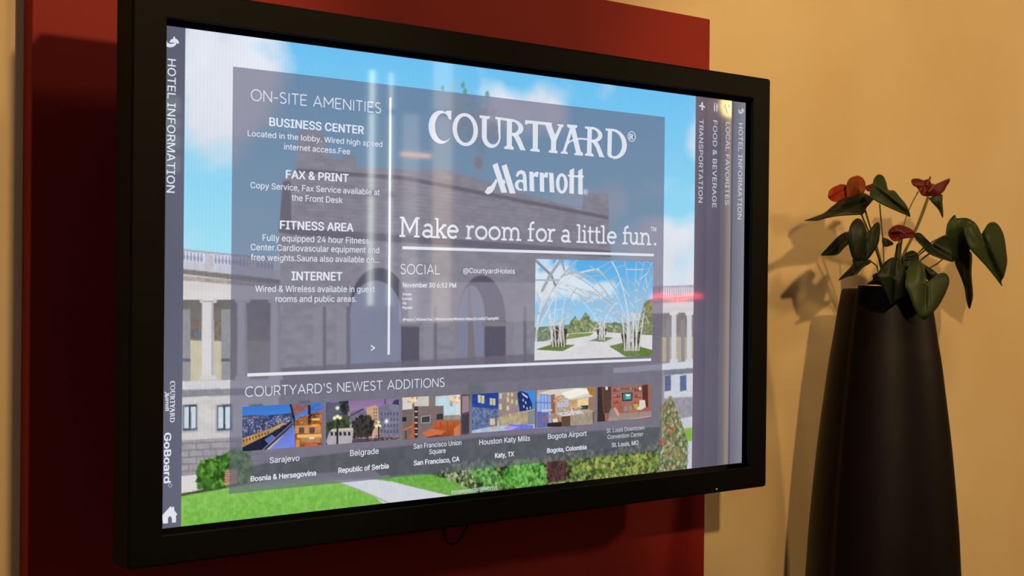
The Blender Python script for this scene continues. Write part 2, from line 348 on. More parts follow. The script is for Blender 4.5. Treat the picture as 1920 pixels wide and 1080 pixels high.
# ---- the park and palace photograph
BG = Canvas(0, 0, 1920, 1080, 800, 450)
def paint_background(c):
    t = np.clip(c.V/560, 0, 1)[..., None]
    c.a[:] = np.array([108, 192, 240])*(1-t)+np.array([170, 228, 243])*t
    Wc = (222, 227, 238)
    def cloud(pts, al=1.0, col=Wc):
        P = S(pts); r = c.mask(P)
        sl = (slice(None), slice(None)); m = np.zeros(c.U.shape); m[r[0]] = r[1]
        k = 15                                       # soften the outline, then break it up with noise
        for ax in (0, 1, 0, 1):
            cs = np.cumsum(np.pad(m, [(k, k) if a == ax else (0, 0) for a in (0, 1)], mode='edge'), axis=ax)
            hi = np.take(cs, range(2*k-1, cs.shape[ax]), axis=ax); lo = np.take(cs, range(0, cs.shape[ax]-2*k+1), axis=ax)
            m = (hi-lo)[:m.shape[0], :m.shape[1]]/(2*k-1)
        n = fbm(c.U/110, c.V/80, 6)
        m = np.clip((m+(n-0.5)*0.95-0.30)*1.5, 0, 1)
        c.put(sl, m, np.array(col)+((fbm(c.U/120+9, c.V/120, 3)-0.5)*22)[..., None], al)
    cloud([(330, 20), (330, 275), (385, 300), (430, 300), (470, 270), (500, 235), (520, 190), (565, 150), (562, 128), (545, 105), (540, 70)])
    cloud([(428, 58), (430, 76), (450, 82), (472, 74), (478, 66)], 0.9, (128, 200, 242))
    cloud([(330, 420), (330, 480), (405, 480), (400, 440), (375, 420)])
    cloud([(880, 260), (895, 190), (915, 140), (945, 150), (962, 175), (985, 180), (1000, 150), (1015, 170), (1045, 158), (1062, 190), (1075, 260)])
    cloud([(1110, 200), (1128, 172), (1150, 150), (1160, 165), (1140, 200)], 0.7)
    cloud([(1330, 215), (1288, 235), (1283, 290), (1310, 315), (1330, 310)], 0.85)
    cloud([(1180, 340), (1235, 330), (1290, 350), (1330, 345), (1330, 392), (1240, 372), (1180, 380)], 0.9)
    cloud([(1150, 420), (1235, 395), (1262, 415), (1280, 395), (1330, 392), (1330, 560), (1150, 560)])
    cloud([(1000, 380), (1060, 330), (1100, 350), (1180, 330), (1185, 420), (1000, 440)], 0.6)
    # --- palace front behind the text panel
    st = (188, 182, 180); sh = (120, 108, 112)
    c.poly([(560, 246), (572, 244), (610, 250), (612, 290), (640, 300), (643, 291), (668, 294), (668, 312), (760, 318), (840, 318), (1090, 395), (1095, 362), (1140, 364), (1145, 470), (1150, 720), (525, 720), (522, 440), (530, 340), (556, 316)], st, grain=30, gs=16, stretch=(0.6, 1.4))
    c.poly([(556, 316), (760, 330), (1140, 405), (1140, 412), (760, 338), (556, 324)], (104, 96, 98), 0.9)
    c.poly([(530, 340), (545, 338), (546, 440), (522, 436)], (110, 100, 100), 0.9)
    c.poly([(545, 425), (1145, 470), (1145, 482), (545, 440)], (92, 86, 90), 0.8)
    for k in range(14):                              # courses of masonry
        y = 335+k*7.5
        c.stroke([(556, y), (760, y+12), (1140, y+60)], 2.0, (146, 134, 130), 0.5)
    # soft pale patches, clock and green specks above the arch
    c.soft(858, 210, 30, 60, (176, 186, 178), 0.55, 0.6, 18); c.soft(900, 240, 40, 50, (150, 150, 150), 0.45, 0.6, 16)
    c.soft(897, 305, 14, 22, (196, 186, 160), 0.55, 0.2, 14); c.soft(897, 305, 10, 16, (150, 140, 132), 0.6)
    for x, y in ((830, 165), (868, 160), (872, 172), (913, 176)): c.soft(x, y, 5, 7, (96, 150, 130), 0.8, 0.5, 5)
    # two arches with shaded soffits
    def arch(xl, xr, ytop, yspring, ybot, col, n=18):
        pts = [(xl, ybot), (xl, yspring)]
        for k in range(n+1):
            a = math.pi*(1-k/n); pts.append(((xl+xr)/2+(xr-xl)/2*math.cos(a), yspring-(yspring-ytop)*math.sin(a)))
        pts.append((xr, ybot)); c.poly(pts, col, grain=8, gs=30)
    arch(645, 770, 492, 585, 700, (190, 182, 176)); arch(655, 765, 502, 580, 700, (62, 58, 66)); arch(656, 752, 526, 588, 700, (168, 184, 204))
    arch(850, 960, 505, 600, 695, (186, 178, 172)); arch(858, 948, 516, 600, 695, (76, 68, 72)); arch(858, 910, 535, 606, 692, (166, 180, 200))
    for x0, x1 in ((757, 786), (908, 944)):
        c.poly([(x0, 612), (x1, 612), (x1, 695), (x0, 695)], (72, 66, 74), grain=8)
        c.poly([(x0-6, 603), (x1+6, 603), (x1+4, 612), (x0-4, 612)], (170, 160, 150))
    c.poly([(878, 540), (881, 540), (893, 692), (876, 692)], (150, 134, 108), 0.9)
    for x in (596, 640, 804, 972):
        c.poly([(x-9, 575), (x+9, 575), (x+9, 700), (x-9, 700)], (204, 198, 194), 0.75); c.poly([(x+9, 575), (x+15, 575), (x+15, 700), (x+9, 700)], (112, 106, 110), 0.8)
    c.poly([(522, 690), (1150, 655), (1150, 720), (522, 745)], (120, 112, 116), 0.8, grain=10)
    # --- left colonnade
    c.poly([(335, 550), (525, 556), (525, 720), (335, 720)], (108, 104, 102), c2=(140, 134, 124), grain=10, gs=20)
    c.poly([(355, 638), (416, 640), (416, 716), (355, 716)], (196, 188, 164), grain=8, gs=20)
    c.poly([(452, 638), (520, 640), (520, 716), (452, 716)], (150, 144, 132), grain=8, gs=20)
    c.poly([(358, 598), (415, 600), (415, 634), (358, 634)], (120, 108, 100), grain=22, gs=8)
    c.soft(370, 626, 7, 7, (90, 120, 170), 0.7, 0.4, 6)
    for x0, x1 in ((342, 357), (415, 432)):
        c.poly([(x0, 580), (x1, 580), (x1, 718), (x0, 718)], (146, 146, 152), grain=8, gs=10)
        c.poly([(x0, 672), (x1, 672), (x1, 678), (x0, 678)], (100, 104, 118))
    c.poly([(335, 502), (525, 522), (525, 562), (335, 562)], (206, 202, 204), c2=(216, 212, 212), grain=9, gs=16, stretch=(0.3, 1))
    c.poly([(335, 503), (525, 524), (525, 534), (335, 513)], (128, 122, 120), grain=10)
    c.poly([(335, 516), (525, 534), (525, 541), (335, 525)], (168, 158, 148), grain=26, gs=6)
    c.poly([(335, 484), (525, 505), (525, 524), (335, 503)], (196, 198, 210), grain=10, gs=12)
    c.poly([(335, 466), (525, 485), (525, 490), (335, 471)], (170, 166, 176)); c.poly([(335, 470), (525, 489), (525, 507), (335, 488)], (208, 222, 240))
    for k in range(26):
        x = 345+k*6.6
        if 383 < x < 401 or x > 510: continue
        y = 472+(x-345)*0.105
        c.poly([(x-1.7, y), (x+1.5, y), (x+1.1, y+4), (x+2.6, y+9), (x+1.6, y+16), (x-1.8, y+16), (x-2.8, y+9), (x-1.3, y+4)], (152, 150, 168))
    for x in (384, 464): c.poly([(x, 472+(x-345)*.1), (x+16, 474+(x-345)*.1), (x+16, 508), (x, 508)], (190, 188, 194), grain=10)
    for xa, xb, cc in ((380, 402, (212, 210, 212)), (446, 464, (204, 200, 200)), (508, 526, (204, 200, 200))):
        c.poly([(xa-1, 566), (xb-2, 566), (xb, 704), (xa-2, 704)], cc, grain=5)
        c.poly([(xb-6, 566), (xb-2, 566), (xb, 704), (xb-6, 704)], (168, 166, 174), 0.8)
        c.poly([(xa-4, 558), (xb+3, 558), (xb+4, 565), (xa-5, 565)], (216, 214, 216))
        for x in (xa-2, xb+1): c.soft(x, 564, 4.5, 4.5, (196, 194, 198), 1, sharp=5)
        c.poly([(xa-4, 704), (xb+3, 704), (xb+5, 712), (xa-6, 712)], (206, 204, 206))
    # base, lower windows and rough plinth
    c.poly([(335, 715), (525, 710), (525, 728), (335, 733)], (206, 206, 212), grain=8)
    c.poly([(335, 731), (525, 726), (525, 742), (335, 746)], (140, 138, 146), grain=14)
    c.poly([(335, 745), (525, 738), (525, 830), (335, 832)], (204, 200, 200), grain=12, gs=14)
    for x0, x1 in ((343, 369), (407, 434), (468, 492)):
        c.poly([(x0-3, 758), (x1+3, 756), (x1+3, 810), (x0-3, 812)], (182, 178, 180)); c.poly([(x0, 760), (x1, 758), (x1, 806), (x0, 808)], (60, 70, 88))
        mm = (x0+x1)/2
        for a, b in ((x0+2, mm-2), (mm+2, x1-2)): c.poly([(a, 763), (b, 762), (b, 803), (a, 804)], (198, 214, 222), grain=8)
    c.poly([(335, 826), (525, 815), (525, 900), (335, 905)], (158, 154, 160), grain=18, gs=9)
    rr = random.Random(3)
    for k in range(5):
        y = 832+k*13; c.stroke([(338, y), (525, y-9)], 2.4, (112, 108, 118), 0.8)
        for j in range(7): x = 342+j*26+(k % 2)*12; c.stroke([(x, y), (x, y+12)], 2.0, (112, 108, 118), 0.7)
    # --- right wing
    c.poly([(1130, 560), (1330, 570), (1330, 720), (1130, 720)], (122, 118, 122), c2=(160, 150, 136), grain=10)
    c.poly([(1150, 548), (1330, 535), (1330, 585), (1150, 590)], (206, 204, 208), grain=10, gs=16, stretch=(.3, 1))
    c.poly([(1150, 562), (1330, 553), (1330, 564), (1150, 572)], (168, 160, 160), grain=16)
    c.poly([(1150, 540), (1330, 533), (1330, 552), (1150, 560)], (170, 170, 182), grain=14, gs=5, stretch=(2, .2))
    for k in range(18): x = 1240+k*4.2; c.poly([(x, 539), (x+2, 539), (x+2, 553), (x, 553)], (226, 228, 236), 0.8)
    c.poly([(1238, 632), (1330, 632), (1330, 676), (1238, 678)], (178, 168, 146), grain=8)
    for x0 in (1249, 1277): c.poly([(x0, 600), (x0+7, 600), (x0+7, 678), (x0, 678)], (140, 138, 146))
    for xa in (1259, 1288):
        c.poly([(xa, 590), (xa+9, 590), (xa+9, 676), (xa, 676)], (204, 204, 210)); c.poly([(xa-3, 584), (xa+12, 583), (xa+12, 590), (xa-3, 591)], (214, 214, 218))
        c.poly([(xa-3, 674), (xa+12, 673), (xa+12, 680), (xa-3, 681)], (206, 206, 212))
    c.poly([(1150, 690), (1330, 674), (1330, 690), (1150, 700)], (206, 210, 220), grain=8)
    c.poly([(1150, 700), (1330, 688), (1330, 698), (1150, 712)], (120, 124, 138), grain=10)
    c.poly([(1150, 712), (1330, 697), (1330, 748), (1150, 760)], (200, 204, 214), grain=10)
    for x0 in (1246, 1275): c.poly([(x0, 705), (x0+12, 703), (x0+12, 732), (x0, 734)], (92, 106, 142), grain=12)
    c.poly([(1150, 752), (1330, 742), (1330, 790), (1150, 800)], (150, 148, 160), grain=18, gs=9)
    c.poly([(1240, 790), (1330, 776), (1330, 880), (1240, 880)], (196, 200, 212), grain=8)
    c.poly([(1262, 806), (1330, 798), (1330, 826), (1262, 828)], (128, 178, 76), grain=12)
    # --- lower facade, hedges and lawn
    c.poly([(522, 745), (1245, 694), (1245, 830), (522, 880)], (150, 142, 142), grain=14, gs=18)
    for x in (560, 640, 800, 1000, 1060): c.poly([(x, 752), (x+22, 750), (x+22, 800), (x, 802)], (92, 92, 104), 0.9)
    c.soft(892, 735, 24, 22, (98, 120, 96), 0.9, 0.4, 12)
    c.poly([(335, 905), (525, 862), (900, 820), (1245, 800), (1245, 930), (335, 990)], (70, 82, 60), grain=26, gs=18)
    c.poly([(335, 893), (375, 890), (380, 918), (335, 926)], (216, 212, 212))
    lawn = (132, 190, 88)
    c.poly([(330, 932), (500, 902), (660, 895), (700, 930), (745, 950), (330, 1010)], lawn, c2=(116, 180, 72), grain=20, gs=8)
    c.poly([(625, 902), (728, 892), (790, 915), (850, 930), (845, 940), (728, 952), (700, 930), (664, 915)], (206, 208, 218), grain=6, gs=14)
    c.poly([(420, 915), (560, 890), (700, 880), (720, 897), (560, 905)], (150, 150, 158), 0.8)
    c.poly([(690, 897), (790, 888), (930, 900), (935, 925), (850, 931), (790, 917), (735, 903)], (100, 168, 66), c2=(122, 168, 76), grain=22, gs=6)
    c.stroke([(632, 904), (672, 918), (705, 932), (730, 944)], 3.5, (150, 170, 110), 0.8)
    for k in range(260):
        x = rr.uniform(344, 840); y = rr.uniform(915, 985)
        if 640 < x < 780 and y < 945: continue
        c.soft_small(x, y, 1.0, (214, 226, 170)) if False else c.poly([(x, y), (x+.9, y), (x+.9, y+.9), (x, y+.9)], (206, 222, 150), 0.8)
    c.leaves([(371, 915), (369, 875), (385, 862), (405, 858), (432, 846), (470, 840), (470, 905), (432, 908), (400, 913)], (52, 92, 34), [(84, 140, 52), (110, 170, 64), (64, 112, 40), (40, 70, 28)], 420, 8, 5)
    c.poly([(422, 883), (445, 880), (445, 905), (421, 910)], (198, 156, 120)); [c.stroke([(421, 886+k*4.5), (446, 883+k*4.5)], 2.2, (128, 92, 70)) for k in range(5)]
    c.leaves([(822, 884), (860, 868), (905, 858), (900, 925), (880, 915), (840, 898), (815, 892)], (46, 54, 36), [(96, 128, 74), (150, 166, 120), (66, 92, 50), (180, 186, 150)], 420, 7, 6)
    c.leaves([(886, 880), (900, 862), (935, 870), (945, 915), (905, 922), (890, 905)], (36, 60, 30), [(96, 160, 70), (140, 190, 110), (60, 110, 50)], 260, 8, 16)
    c.leaves([(930, 868), (1245, 830), (1245, 905), (930, 925), (940, 900)], (48, 52, 38), [(90, 130, 56), (130, 150, 80), (64, 86, 44), (150, 160, 96), (40, 44, 34)], 1700, 8, 8)
    c.leaves([(938, 912), (944, 880), (975, 862), (1018, 868), (1026, 905), (980, 920)], (40, 84, 34), [(96, 166, 66), (70, 132, 50), (130, 190, 96)], 420, 8, 9)
    c.leaves([(1026, 866), (1062, 862), (1062, 900), (1028, 904)], (74, 48, 52), [(104, 66, 68), (60, 44, 44), (84, 60, 56)], 120, 8, 10)
    c.leaves([(1072, 890), (1076, 868), (1120, 860), (1180, 855), (1235, 850), (1230, 882), (1120, 898)], (58, 72, 40), [(140, 160, 80), (176, 176, 88), (100, 130, 62), (70, 90, 50)], 700, 8, 11)
    c.leaves([(1236, 885), (1238, 765), (1258, 742), (1272, 775), (1290, 830), (1288, 880)], (84, 100, 70), [(120, 140, 92), (150, 160, 118), (170, 120, 90), (90, 118, 74), (186, 190, 160)], 620, 7, 12)
    for x, y in ((1246, 828), (1241, 832), (1250, 803), (1262, 805), (1256, 812)): c.soft(x, y, 4, 5, (196, 78, 62), 0.9, 0.4, 6)
    # fine vertical lines of the panel's pixel columns
    c.a *= (1+0.012*np.sin(c.U*2*math.pi/9.0))[..., None]
paint_background(BG)
screen = picture('screen', BG, SD, disp)
# black surround of the panel behind the frame's opening
from_py('screen_surround', [world_uv(-22, -22, SD+0.0006), world_uv(1942, -22, SD+0.0006), world_uv(1942, 1102, SD+0.0006), world_uv(-22, 1102, SD+0.0006)], [(0, 3, 2, 1)], M_GLOSSBLACK, disp)

OVER = np.array([99.0, 98.0, 122.0])
def rect_uv(pts):
    P = S(pts); lo = [(P[0, 0]+P[3, 0])/2, (P[0, 1]+P[1, 1])/2]; hi = [(P[1, 0]+P[2, 0])/2, (P[2, 1]+P[3, 1])/2]
    return lo[0], lo[1], hi[0], hi[1]
def overlay(name, pts, nx, ny, fn, y=SD-0.0004):
    r = rect_uv(pts); cv = Canvas(*r, nx, ny); cv.a = BG.sample(cv.U, cv.V); fn(cv); return picture(name, cv, y, screen)
def info_fn(cv):
    cv.a = cv.a*0.39+OVER*0.61
    cv.poly([(747.7, 528), (1002.6, 530), (1001.3, 601.7), (747.7, 605)], (158, 154, 168), 0.5)
    cv.poly([(1002, 486), (1226, 490), (1226, 500), (1002, 500)], (96, 92, 110), 0.2)
overlay('information_panel', [(435, 124), (1246, 220), (1240, 846), (431, 925)], 520, 340, info_fn)
def strip_fn(c0, c1, shade=0.0):
    def f(cv):
        t = np.linspace(0, 1, cv.nx)[None, :, None]
        base = (np.array(c0, float)*(1-t)+np.array(c1, float)*t)*np.ones((cv.ny, 1, 1))
        cv.a = base+((fbm(cv.U/200, cv.V/260, 3)-0.5)*14)[..., None]
    return f
def strip(name, xa0, xa1, xb0, xb1, c0, c1):
    # xa: left / right edge at the top of the screen, xb: the same at the bottom
    ua = (scr(xa0, 400)[0], scr(xa1, 400)[0]); cv = Canvas(ua[0], 0, ua[1], 1080, 12, 200)
    strip_fn(c0, c1)(cv); return picture(name, cv, SD-0.0004, screen)
u = scr(343.5, 500)[0]
cv = Canvas(0, 0, u, 1080, 20, 200); strip_fn((92, 94, 112), (96, 98, 116))(cv); picture('menu_bar', cv, SD-0.0004, screen)
ue = [scr(1302, 400)[0], scr(1324.5, 400)[0], scr(1350, 400)[0], scr(1373, 400)[0], 1920]
for k in range(4):
    cv = Canvas(ue[k], 0, ue[k+1], 1080, 12, 200)
    cc = [((104, 96, 112), (86, 86, 108)), ((98, 92, 110), (88, 88, 108)), ((100, 98, 112), (92, 92, 112)), ((112, 112, 128), (138, 136, 148))][k]
    strip_fn(*cc)(cv); picture('menu_bar', cv, SD-0.0004, screen)

# ---- pictures in the page
PICY = SD-0.0008
def pict(name, corners, nx, ny, fn):
    cv = Canvas(*rect_uv(corners), nx, ny); fn(cv); return picture(name, cv, PICY, screen)
def garden(c):
    q = lambda pts: Z(980, 380, 3.376, pts)
    t = np.linspace(0, 1, c.ny)[:, None, None]; c.a[:] = np.array([84, 172, 232])*(1-t)+np.array([206, 228, 240])*t
    c.soft(1030, 530, 80, 44, (226, 232, 240), 0.9, 0.5, 30); c.soft(1110, 545, 60, 22, (214, 230, 242), 0.9, 0.5, 26); c.soft(1010, 490, 40, 26, (200, 222, 238), 0.9, 0.5, 30)
    c.poly(q([(70, 790), (230, 775), (330, 770), (420, 760), (560, 765), (640, 760), (760, 740), (830, 720), (830, 840), (70, 880)]), (122, 134, 112), grain=30, gs=10)
    c.leaves(q([(280, 810), (300, 750), (330, 720), (360, 755), (395, 690), (425, 740), (470, 760), (600, 760), (620, 820), (300, 825)]), (118, 132, 100), [(90, 112, 78), (150, 154, 104), (126, 142, 104), (176, 176, 136)], 260, 6, 21)
    c.leaves(q([(740, 830), (745, 720), (770, 620), (825, 610), (825, 840)]), (122, 128, 96), [(150, 150, 100), (104, 118, 84), (160, 156, 122)], 160, 6, 22)
    c.poly(q([(70, 1000), (78, 900), (280, 830), (460, 815), (830, 840), (830, 990)]), (216, 214, 216), grain=8, gs=12)
    c.poly(q([(270, 866), (290, 832), (450, 822), (425, 842)]), (128, 150, 84), grain=12)
    c.poly(q([(75, 930), (180, 898), (330, 900), (250, 940)]), (104, 124, 68), grain=14); c.poly(q([(545, 908), (640, 885), (830, 935), (830, 975), (650, 975)]), (96, 124, 62), grain=14)
    c.poly(q([(415, 875), (500, 848), (570, 855), (520, 880)]), (110, 134, 74), grain=12)
    for k in range(26):
        x = 330+k*17; c.stroke(q([(x, 985), (x*0.55+215, 860)]), 1.2, (190, 188, 194), 0.5)
    for pts in ([(180, 905), (175, 780), (280, 800), (270, 905)], [(640, 930), (620, 830), (745, 820), (740, 935)], [(480, 870), (470, 800), (525, 800), (515, 870)]):
        c.leaves(q(pts), (70, 62, 52), [(90, 84, 70), (54, 50, 42), (120, 112, 96)], 120, 6, 23)
    Wt = (214, 216, 218); G = (176, 182, 190)
    rr = random.Random(4)
    # woven lattice vaults: fans of ribs rising from three bases, joined by cross bars
    def rib(p0, p1, p2, w, col=Wt):
        pts = [((1-t)**2*p0[0]+2*t*(1-t)*p1[0]+t*t*p2[0], (1-t)**2*p0[1]+2*t*(1-t)*p1[1]+t*t*p2[1]) for t in np.linspace(0, 1, 15)]
        c.stroke(q(pts), w*0.72, col, 0.95); return pts
    def fan(base, ctrls, ends, w):
        rs = [rib((base[0]+rr.uniform(-40, 40), base[1]), cc, e, w*rr.uniform(.8, 1.3), rr.choice((Wt, G))) for cc, e in zip(ctrls, ends)]
        for a, b in zip(rs[:-1], rs[1:]):
            for k in range(4, 15, 2):
                j = min(14, max(0, k+rr.choice((-1, 0, 1)))); c.stroke(q([a[k], b[j]]), w*0.5, rr.choice((Wt, G)), 0.9)
    fan((695, 880), [(560, 560), (600, 520), (650, 500), (690, 560), (700, 560), (720, 560), (730, 520), (760, 560)], [(280, 440), (470, 420), (560, 370), (640, 365), (720, 365), (770, 365), (825, 370), (825, 470)], 5)
    fan((690, 800), [(560, 620), (540, 580), (520, 640)], [(420, 560), (270, 520), (380, 620)], 4)
    fan((500, 850), [(430, 640), (470, 600), (520, 640), (560, 620)], [(330, 600), (400, 560), (500, 560), (600, 640)], 3.5)
    fan((215, 880), [(130, 700), (170, 600), (215, 620), (240, 640), (260, 620), (280, 640)], [(85, 560), (130, 510), (215, 500), (300, 520), (340, 540), (430, 600)], 4)
    rib((85, 980), (60, 700), (220, 365), 9); rib((80, 860), (130, 560), (345, 360), 7, G); rib((90, 800), (210, 600), (250, 430), 5)
    rib((120, 660), (240, 440), (480, 420), 6); rib((240, 470), (420, 380), (560, 620), 6, G); rib((420, 400), (560, 470), (630, 640), 5, G)
    c.stroke(q([(80, 365), (180, 460), (205, 525)]), 8, (140, 146, 154)); c.stroke(q([(240, 360), (165, 470), (120, 560)]), 9, (160, 166, 172)); c.stroke(q([(245, 360), (262, 430)]), 5, (150, 156, 162))
    c.stroke(q([(78, 490), (230, 490)]), 5, G); c.stroke(q([(78, 570), (180, 575)]), 4, Wt); c.stroke(q([(78, 700), (130, 700)]), 5, G)
    for k in range(9):
        x = 645+k*11; c.stroke(q([(x, 935), (x+rr.uniform(-24, 34), 700)]), 5, (206, 206, 204))
    for k in range(5): x = 190+k*18; c.stroke(q([(x, 910), (x+rr.uniform(-14, 14), 760)]), 4, (206, 206, 204))
    for k in range(4): x = 482+k*11; c.stroke(q([(x, 872), (x+rr.uniform(-8, 8), 760)]), 3.4, (212, 212, 212))
    for k in range(90):
        x, y = rr.choice(((rr.uniform(600, 800), rr.uniform(600, 800)), (rr.uniform(440, 560), rr.uniform(680, 800)), (rr.uniform(140, 290), rr.uniform(680, 800))))
        c.stroke(q([(x, y), (x+rr.uniform(-34, 34), y+rr.uniform(-34, 34))]), 1.8, rr.choice(((222, 224, 226), (188, 190, 196))), 0.9)
pict('picture', [(1003, 486), (1224, 490), (1222, 669), (1002, 674)], 230, 200, garden)
def q1(pts): return Z(430, 680, 4.1545, pts)
def dusk_city(c):
    t = np.linspace(0, 1, c.ny)[:, None, None]; c.a[:] = np.array([56, 118, 206])*(1-t)+np.array([96, 160, 226])*t
    rr = random.Random(5)
    c.poly(q1([(98, 412), (200, 405), (300, 410), (490, 390), (490, 500), (98, 620)]), (66, 78, 118), grain=40, gs=12)
    for k in range(300):
        x = rr.uniform(100, 480); y = rr.uniform(410, 545)
        c.poly(q1([(x, y), (x+7, y), (x+7, y+8), (x, y+8)]), rr.choice(((150, 166, 200), (96, 108, 150), (190, 190, 200), (220, 170, 110), (60, 70, 104))), .9)
    c.poly(q1([(98, 590), (300, 520), (410, 470), (440, 470), (300, 560), (98, 660)]), (190, 146, 84), grain=30, gs=10)
    for k in range(9): x = 105+k*24; c.poly(q1([(x, 600-k*8), (x+9, 597-k*8), (x+9, 618-k*8), (x, 621-k*8)]), (70, 56, 60))
    c.poly(q1([(98, 690), (98, 660), (300, 560), (440, 480), (480, 450), (480, 560), (240, 690)]), (30, 34, 58), grain=16)
    c.poly(q1([(270, 600), (330, 560), (370, 590), (310, 640)]), (90, 110, 170))
    c.poly(q1([(240, 690), (480, 470), (496, 470), (300, 690)]), (150, 140, 150), grain=14); c.stroke(q1([(262, 690), (490, 480)]), 6, (60, 60, 84)); c.stroke(q1([(280, 690), (492, 500)]), 3, (200, 196, 200))
    c.poly(q1([(300, 690), (495, 480), (508, 668), (505, 690)]), (96, 116, 190), c2=(120, 140, 220)); c.poly(q1([(440, 680), (500, 520), (508, 690)]), (110, 130, 240))
    c.stroke(q1([(476, 325), (500, 430), (510, 500)]), 5, (24, 24, 34))
    c.poly(q1([(480, 325), (640, 320), (600, 360), (505, 420)]), (140, 96, 92), grain=14); c.poly(q1([(610, 370), (650, 330), (720, 318), (722, 360), (640, 400)]), (70, 110, 190), grain=20)
    c.poly(q1([(505, 440), (620, 400), (722, 370), (722, 660), (508, 668)]), (150, 92, 50), grain=34, gs=16)
    c.poly(q1([(610, 330), (630, 330), (634, 480), (612, 480)]), (50, 34, 34))
    for x, y, w, h, cc in ((510, 490, 200, 60, (196, 140, 84)), (540, 505, 40, 44, (96, 70, 76)), (620, 505, 42, 44, (96, 70, 76)), (525, 560, 190, 26, (236, 176, 96)), (560, 585, 150, 36, (176, 130, 92)), (515, 600, 30, 60, (206, 140, 80)), (630, 400, 70, 20, (60, 50, 50)), (640, 435, 60, 14, (250, 196, 110)), (640, 480, 60, 14, (240, 160, 70)), (585, 628, 100, 24, (200, 90, 60)), (620, 580, 40, 14, (220, 214, 200))):
        c.poly(q1([(x, y), (x+w, y-w*.03), (x+w, y+h), (x, y+h)]), cc, grain=14)
    for k in range(40): x = rr.uniform(510, 715); y = rr.uniform(400, 490); c.poly(q1([(x, y), (x+6, y), (x+6, y+5), (x, y+5)]), rr.choice(((255, 200, 110), (240, 150, 70))), .9)
def evening_square(c):
    t = np.linspace(0, 1, c.ny)[:, None, None]; c.a[:] = np.array([136, 110, 156])*(1-t)+np.array([206, 168, 186])*t
    rr = random.Random(6)
    c.poly(q1([(748, 300), (800, 310), (920, 300), (930, 640), (748, 640)]), (92, 92, 122), c2=(60, 62, 70), grain=16, gs=24)
    c.leaves(q1([(860, 300), (920, 295), (925, 370), (890, 400), (870, 360)]), (42, 46, 50), [(60, 66, 66), (34, 38, 44)], 80, 6, 31)
    c.leaves(q1([(752, 470), (830, 450), (930, 430), (935, 520), (760, 540)]), (50, 66, 46), [(70, 90, 50), (40, 52, 40)], 120, 7, 32)
    c.poly(q1([(938, 410), (940, 385), (1040, 355), (1075, 390), (1075, 480), (938, 480)]), (112, 108, 128), grain=14); c.poly(q1([(938, 410), (1040, 355), (1045, 364), (940, 420)]), (60, 64, 96))
    c.poly(q1([(1060, 350), (1140, 330), (1160, 355), (1160, 560), (1100, 560)]), (196, 160, 128), grain=10); [c.poly(q1([(1122+k % 2*16, 355+k//2*26), (1130+k % 2*16, 354+k//2*26), (1130+k % 2*16, 368+k//2*26), (1122+k % 2*16, 369+k//2*26)]), (110, 84, 84)) for k in range(10)]
    c.poly(q1([(1158, 350), (1190, 330), (1205, 310), (1240, 320), (1320, 290), (1320, 590), (1160, 600)]), (120, 118, 140), grain=20, gs=10); c.poly(q1([(1265, 320), (1285, 290), (1320, 285), (1320, 330)]), (58, 60, 92)); c.stroke(q1([(1210, 285), (1212, 320)]), 3, (70, 66, 80))
    for k in range(24): x = 1180+k % 6*24; y = 385+k//6*46; c.poly(q1([(x, y), (x+10, y-1), (x+10, y+24), (x, y+25)]), (78, 80, 108))
    c.leaves(q1([(940, 540), (960, 470), (1030, 410), (1100, 420), (1120, 480), (1100, 570), (950, 580)]), (44, 44, 46), [(58, 56, 52), (34, 34, 38), (70, 66, 56)], 200, 8, 33)
    c.poly(q1([(750, 600), (1320, 580), (1320, 640), (750, 640)]), (74, 70, 84), grain=26, gs=8)
    for k in range(50): x = rr.uniform(950, 1310); y = rr.uniform(560, 595); c.poly(q1([(x, y), (x+8, y), (x+8, y+8), (x, y+8)]), rr.choice(((220, 140, 70), (180, 110, 70), (90, 60, 60))), .9)
    c.poly(q1([(775, 545), (800, 515), (960, 505), (965, 530), (955, 600), (950, 635), (760, 640), (752, 610)]), (176, 168, 176), grain=10)
    for k in range(5): c.poly(q1([(785+k*34, 540), (803+k*34, 538), (806+k*34, 566), (788+k*34, 570)]), (40, 42, 44))
    c.poly(q1([(790, 522), (960, 512), (962, 522), (788, 532)]), (214, 198, 160))
    def lamp(x, y0, y1, s):
        c.stroke(q1([(x, y0), (x-2, y1)]), 5*s, (40, 44, 40)); 
        for dx, dy in ((-22*s, 6*s), (20*s, 4*s), (0, -6*s), (0, -72*s) if s > .9 else (0, -40*s)):
            p = q1([(x+dx, y0+dy)])[0]; c.soft(p[0], p[1], 5.2*s, 5.2*s, (226, 226, 150), 0.95, sharp=1.6); c.soft(p[0], p[1], 2.2*s, 2.2*s, (255, 255, 232), 1, sharp=3)
    lamp(840, 425, 640, 1.0); lamp(1160, 490, 600, 0.7)
    p = q1([(1222, 455)])[0]; c.soft(p[0], p[1], 6, 7, (210, 236, 236), .9, sharp=1.3); c.soft(p[0], p[1], 2.4, 2.6, (250, 255, 255), 1)
def q3(pts): return Z(700, 680, 4.153, pts)
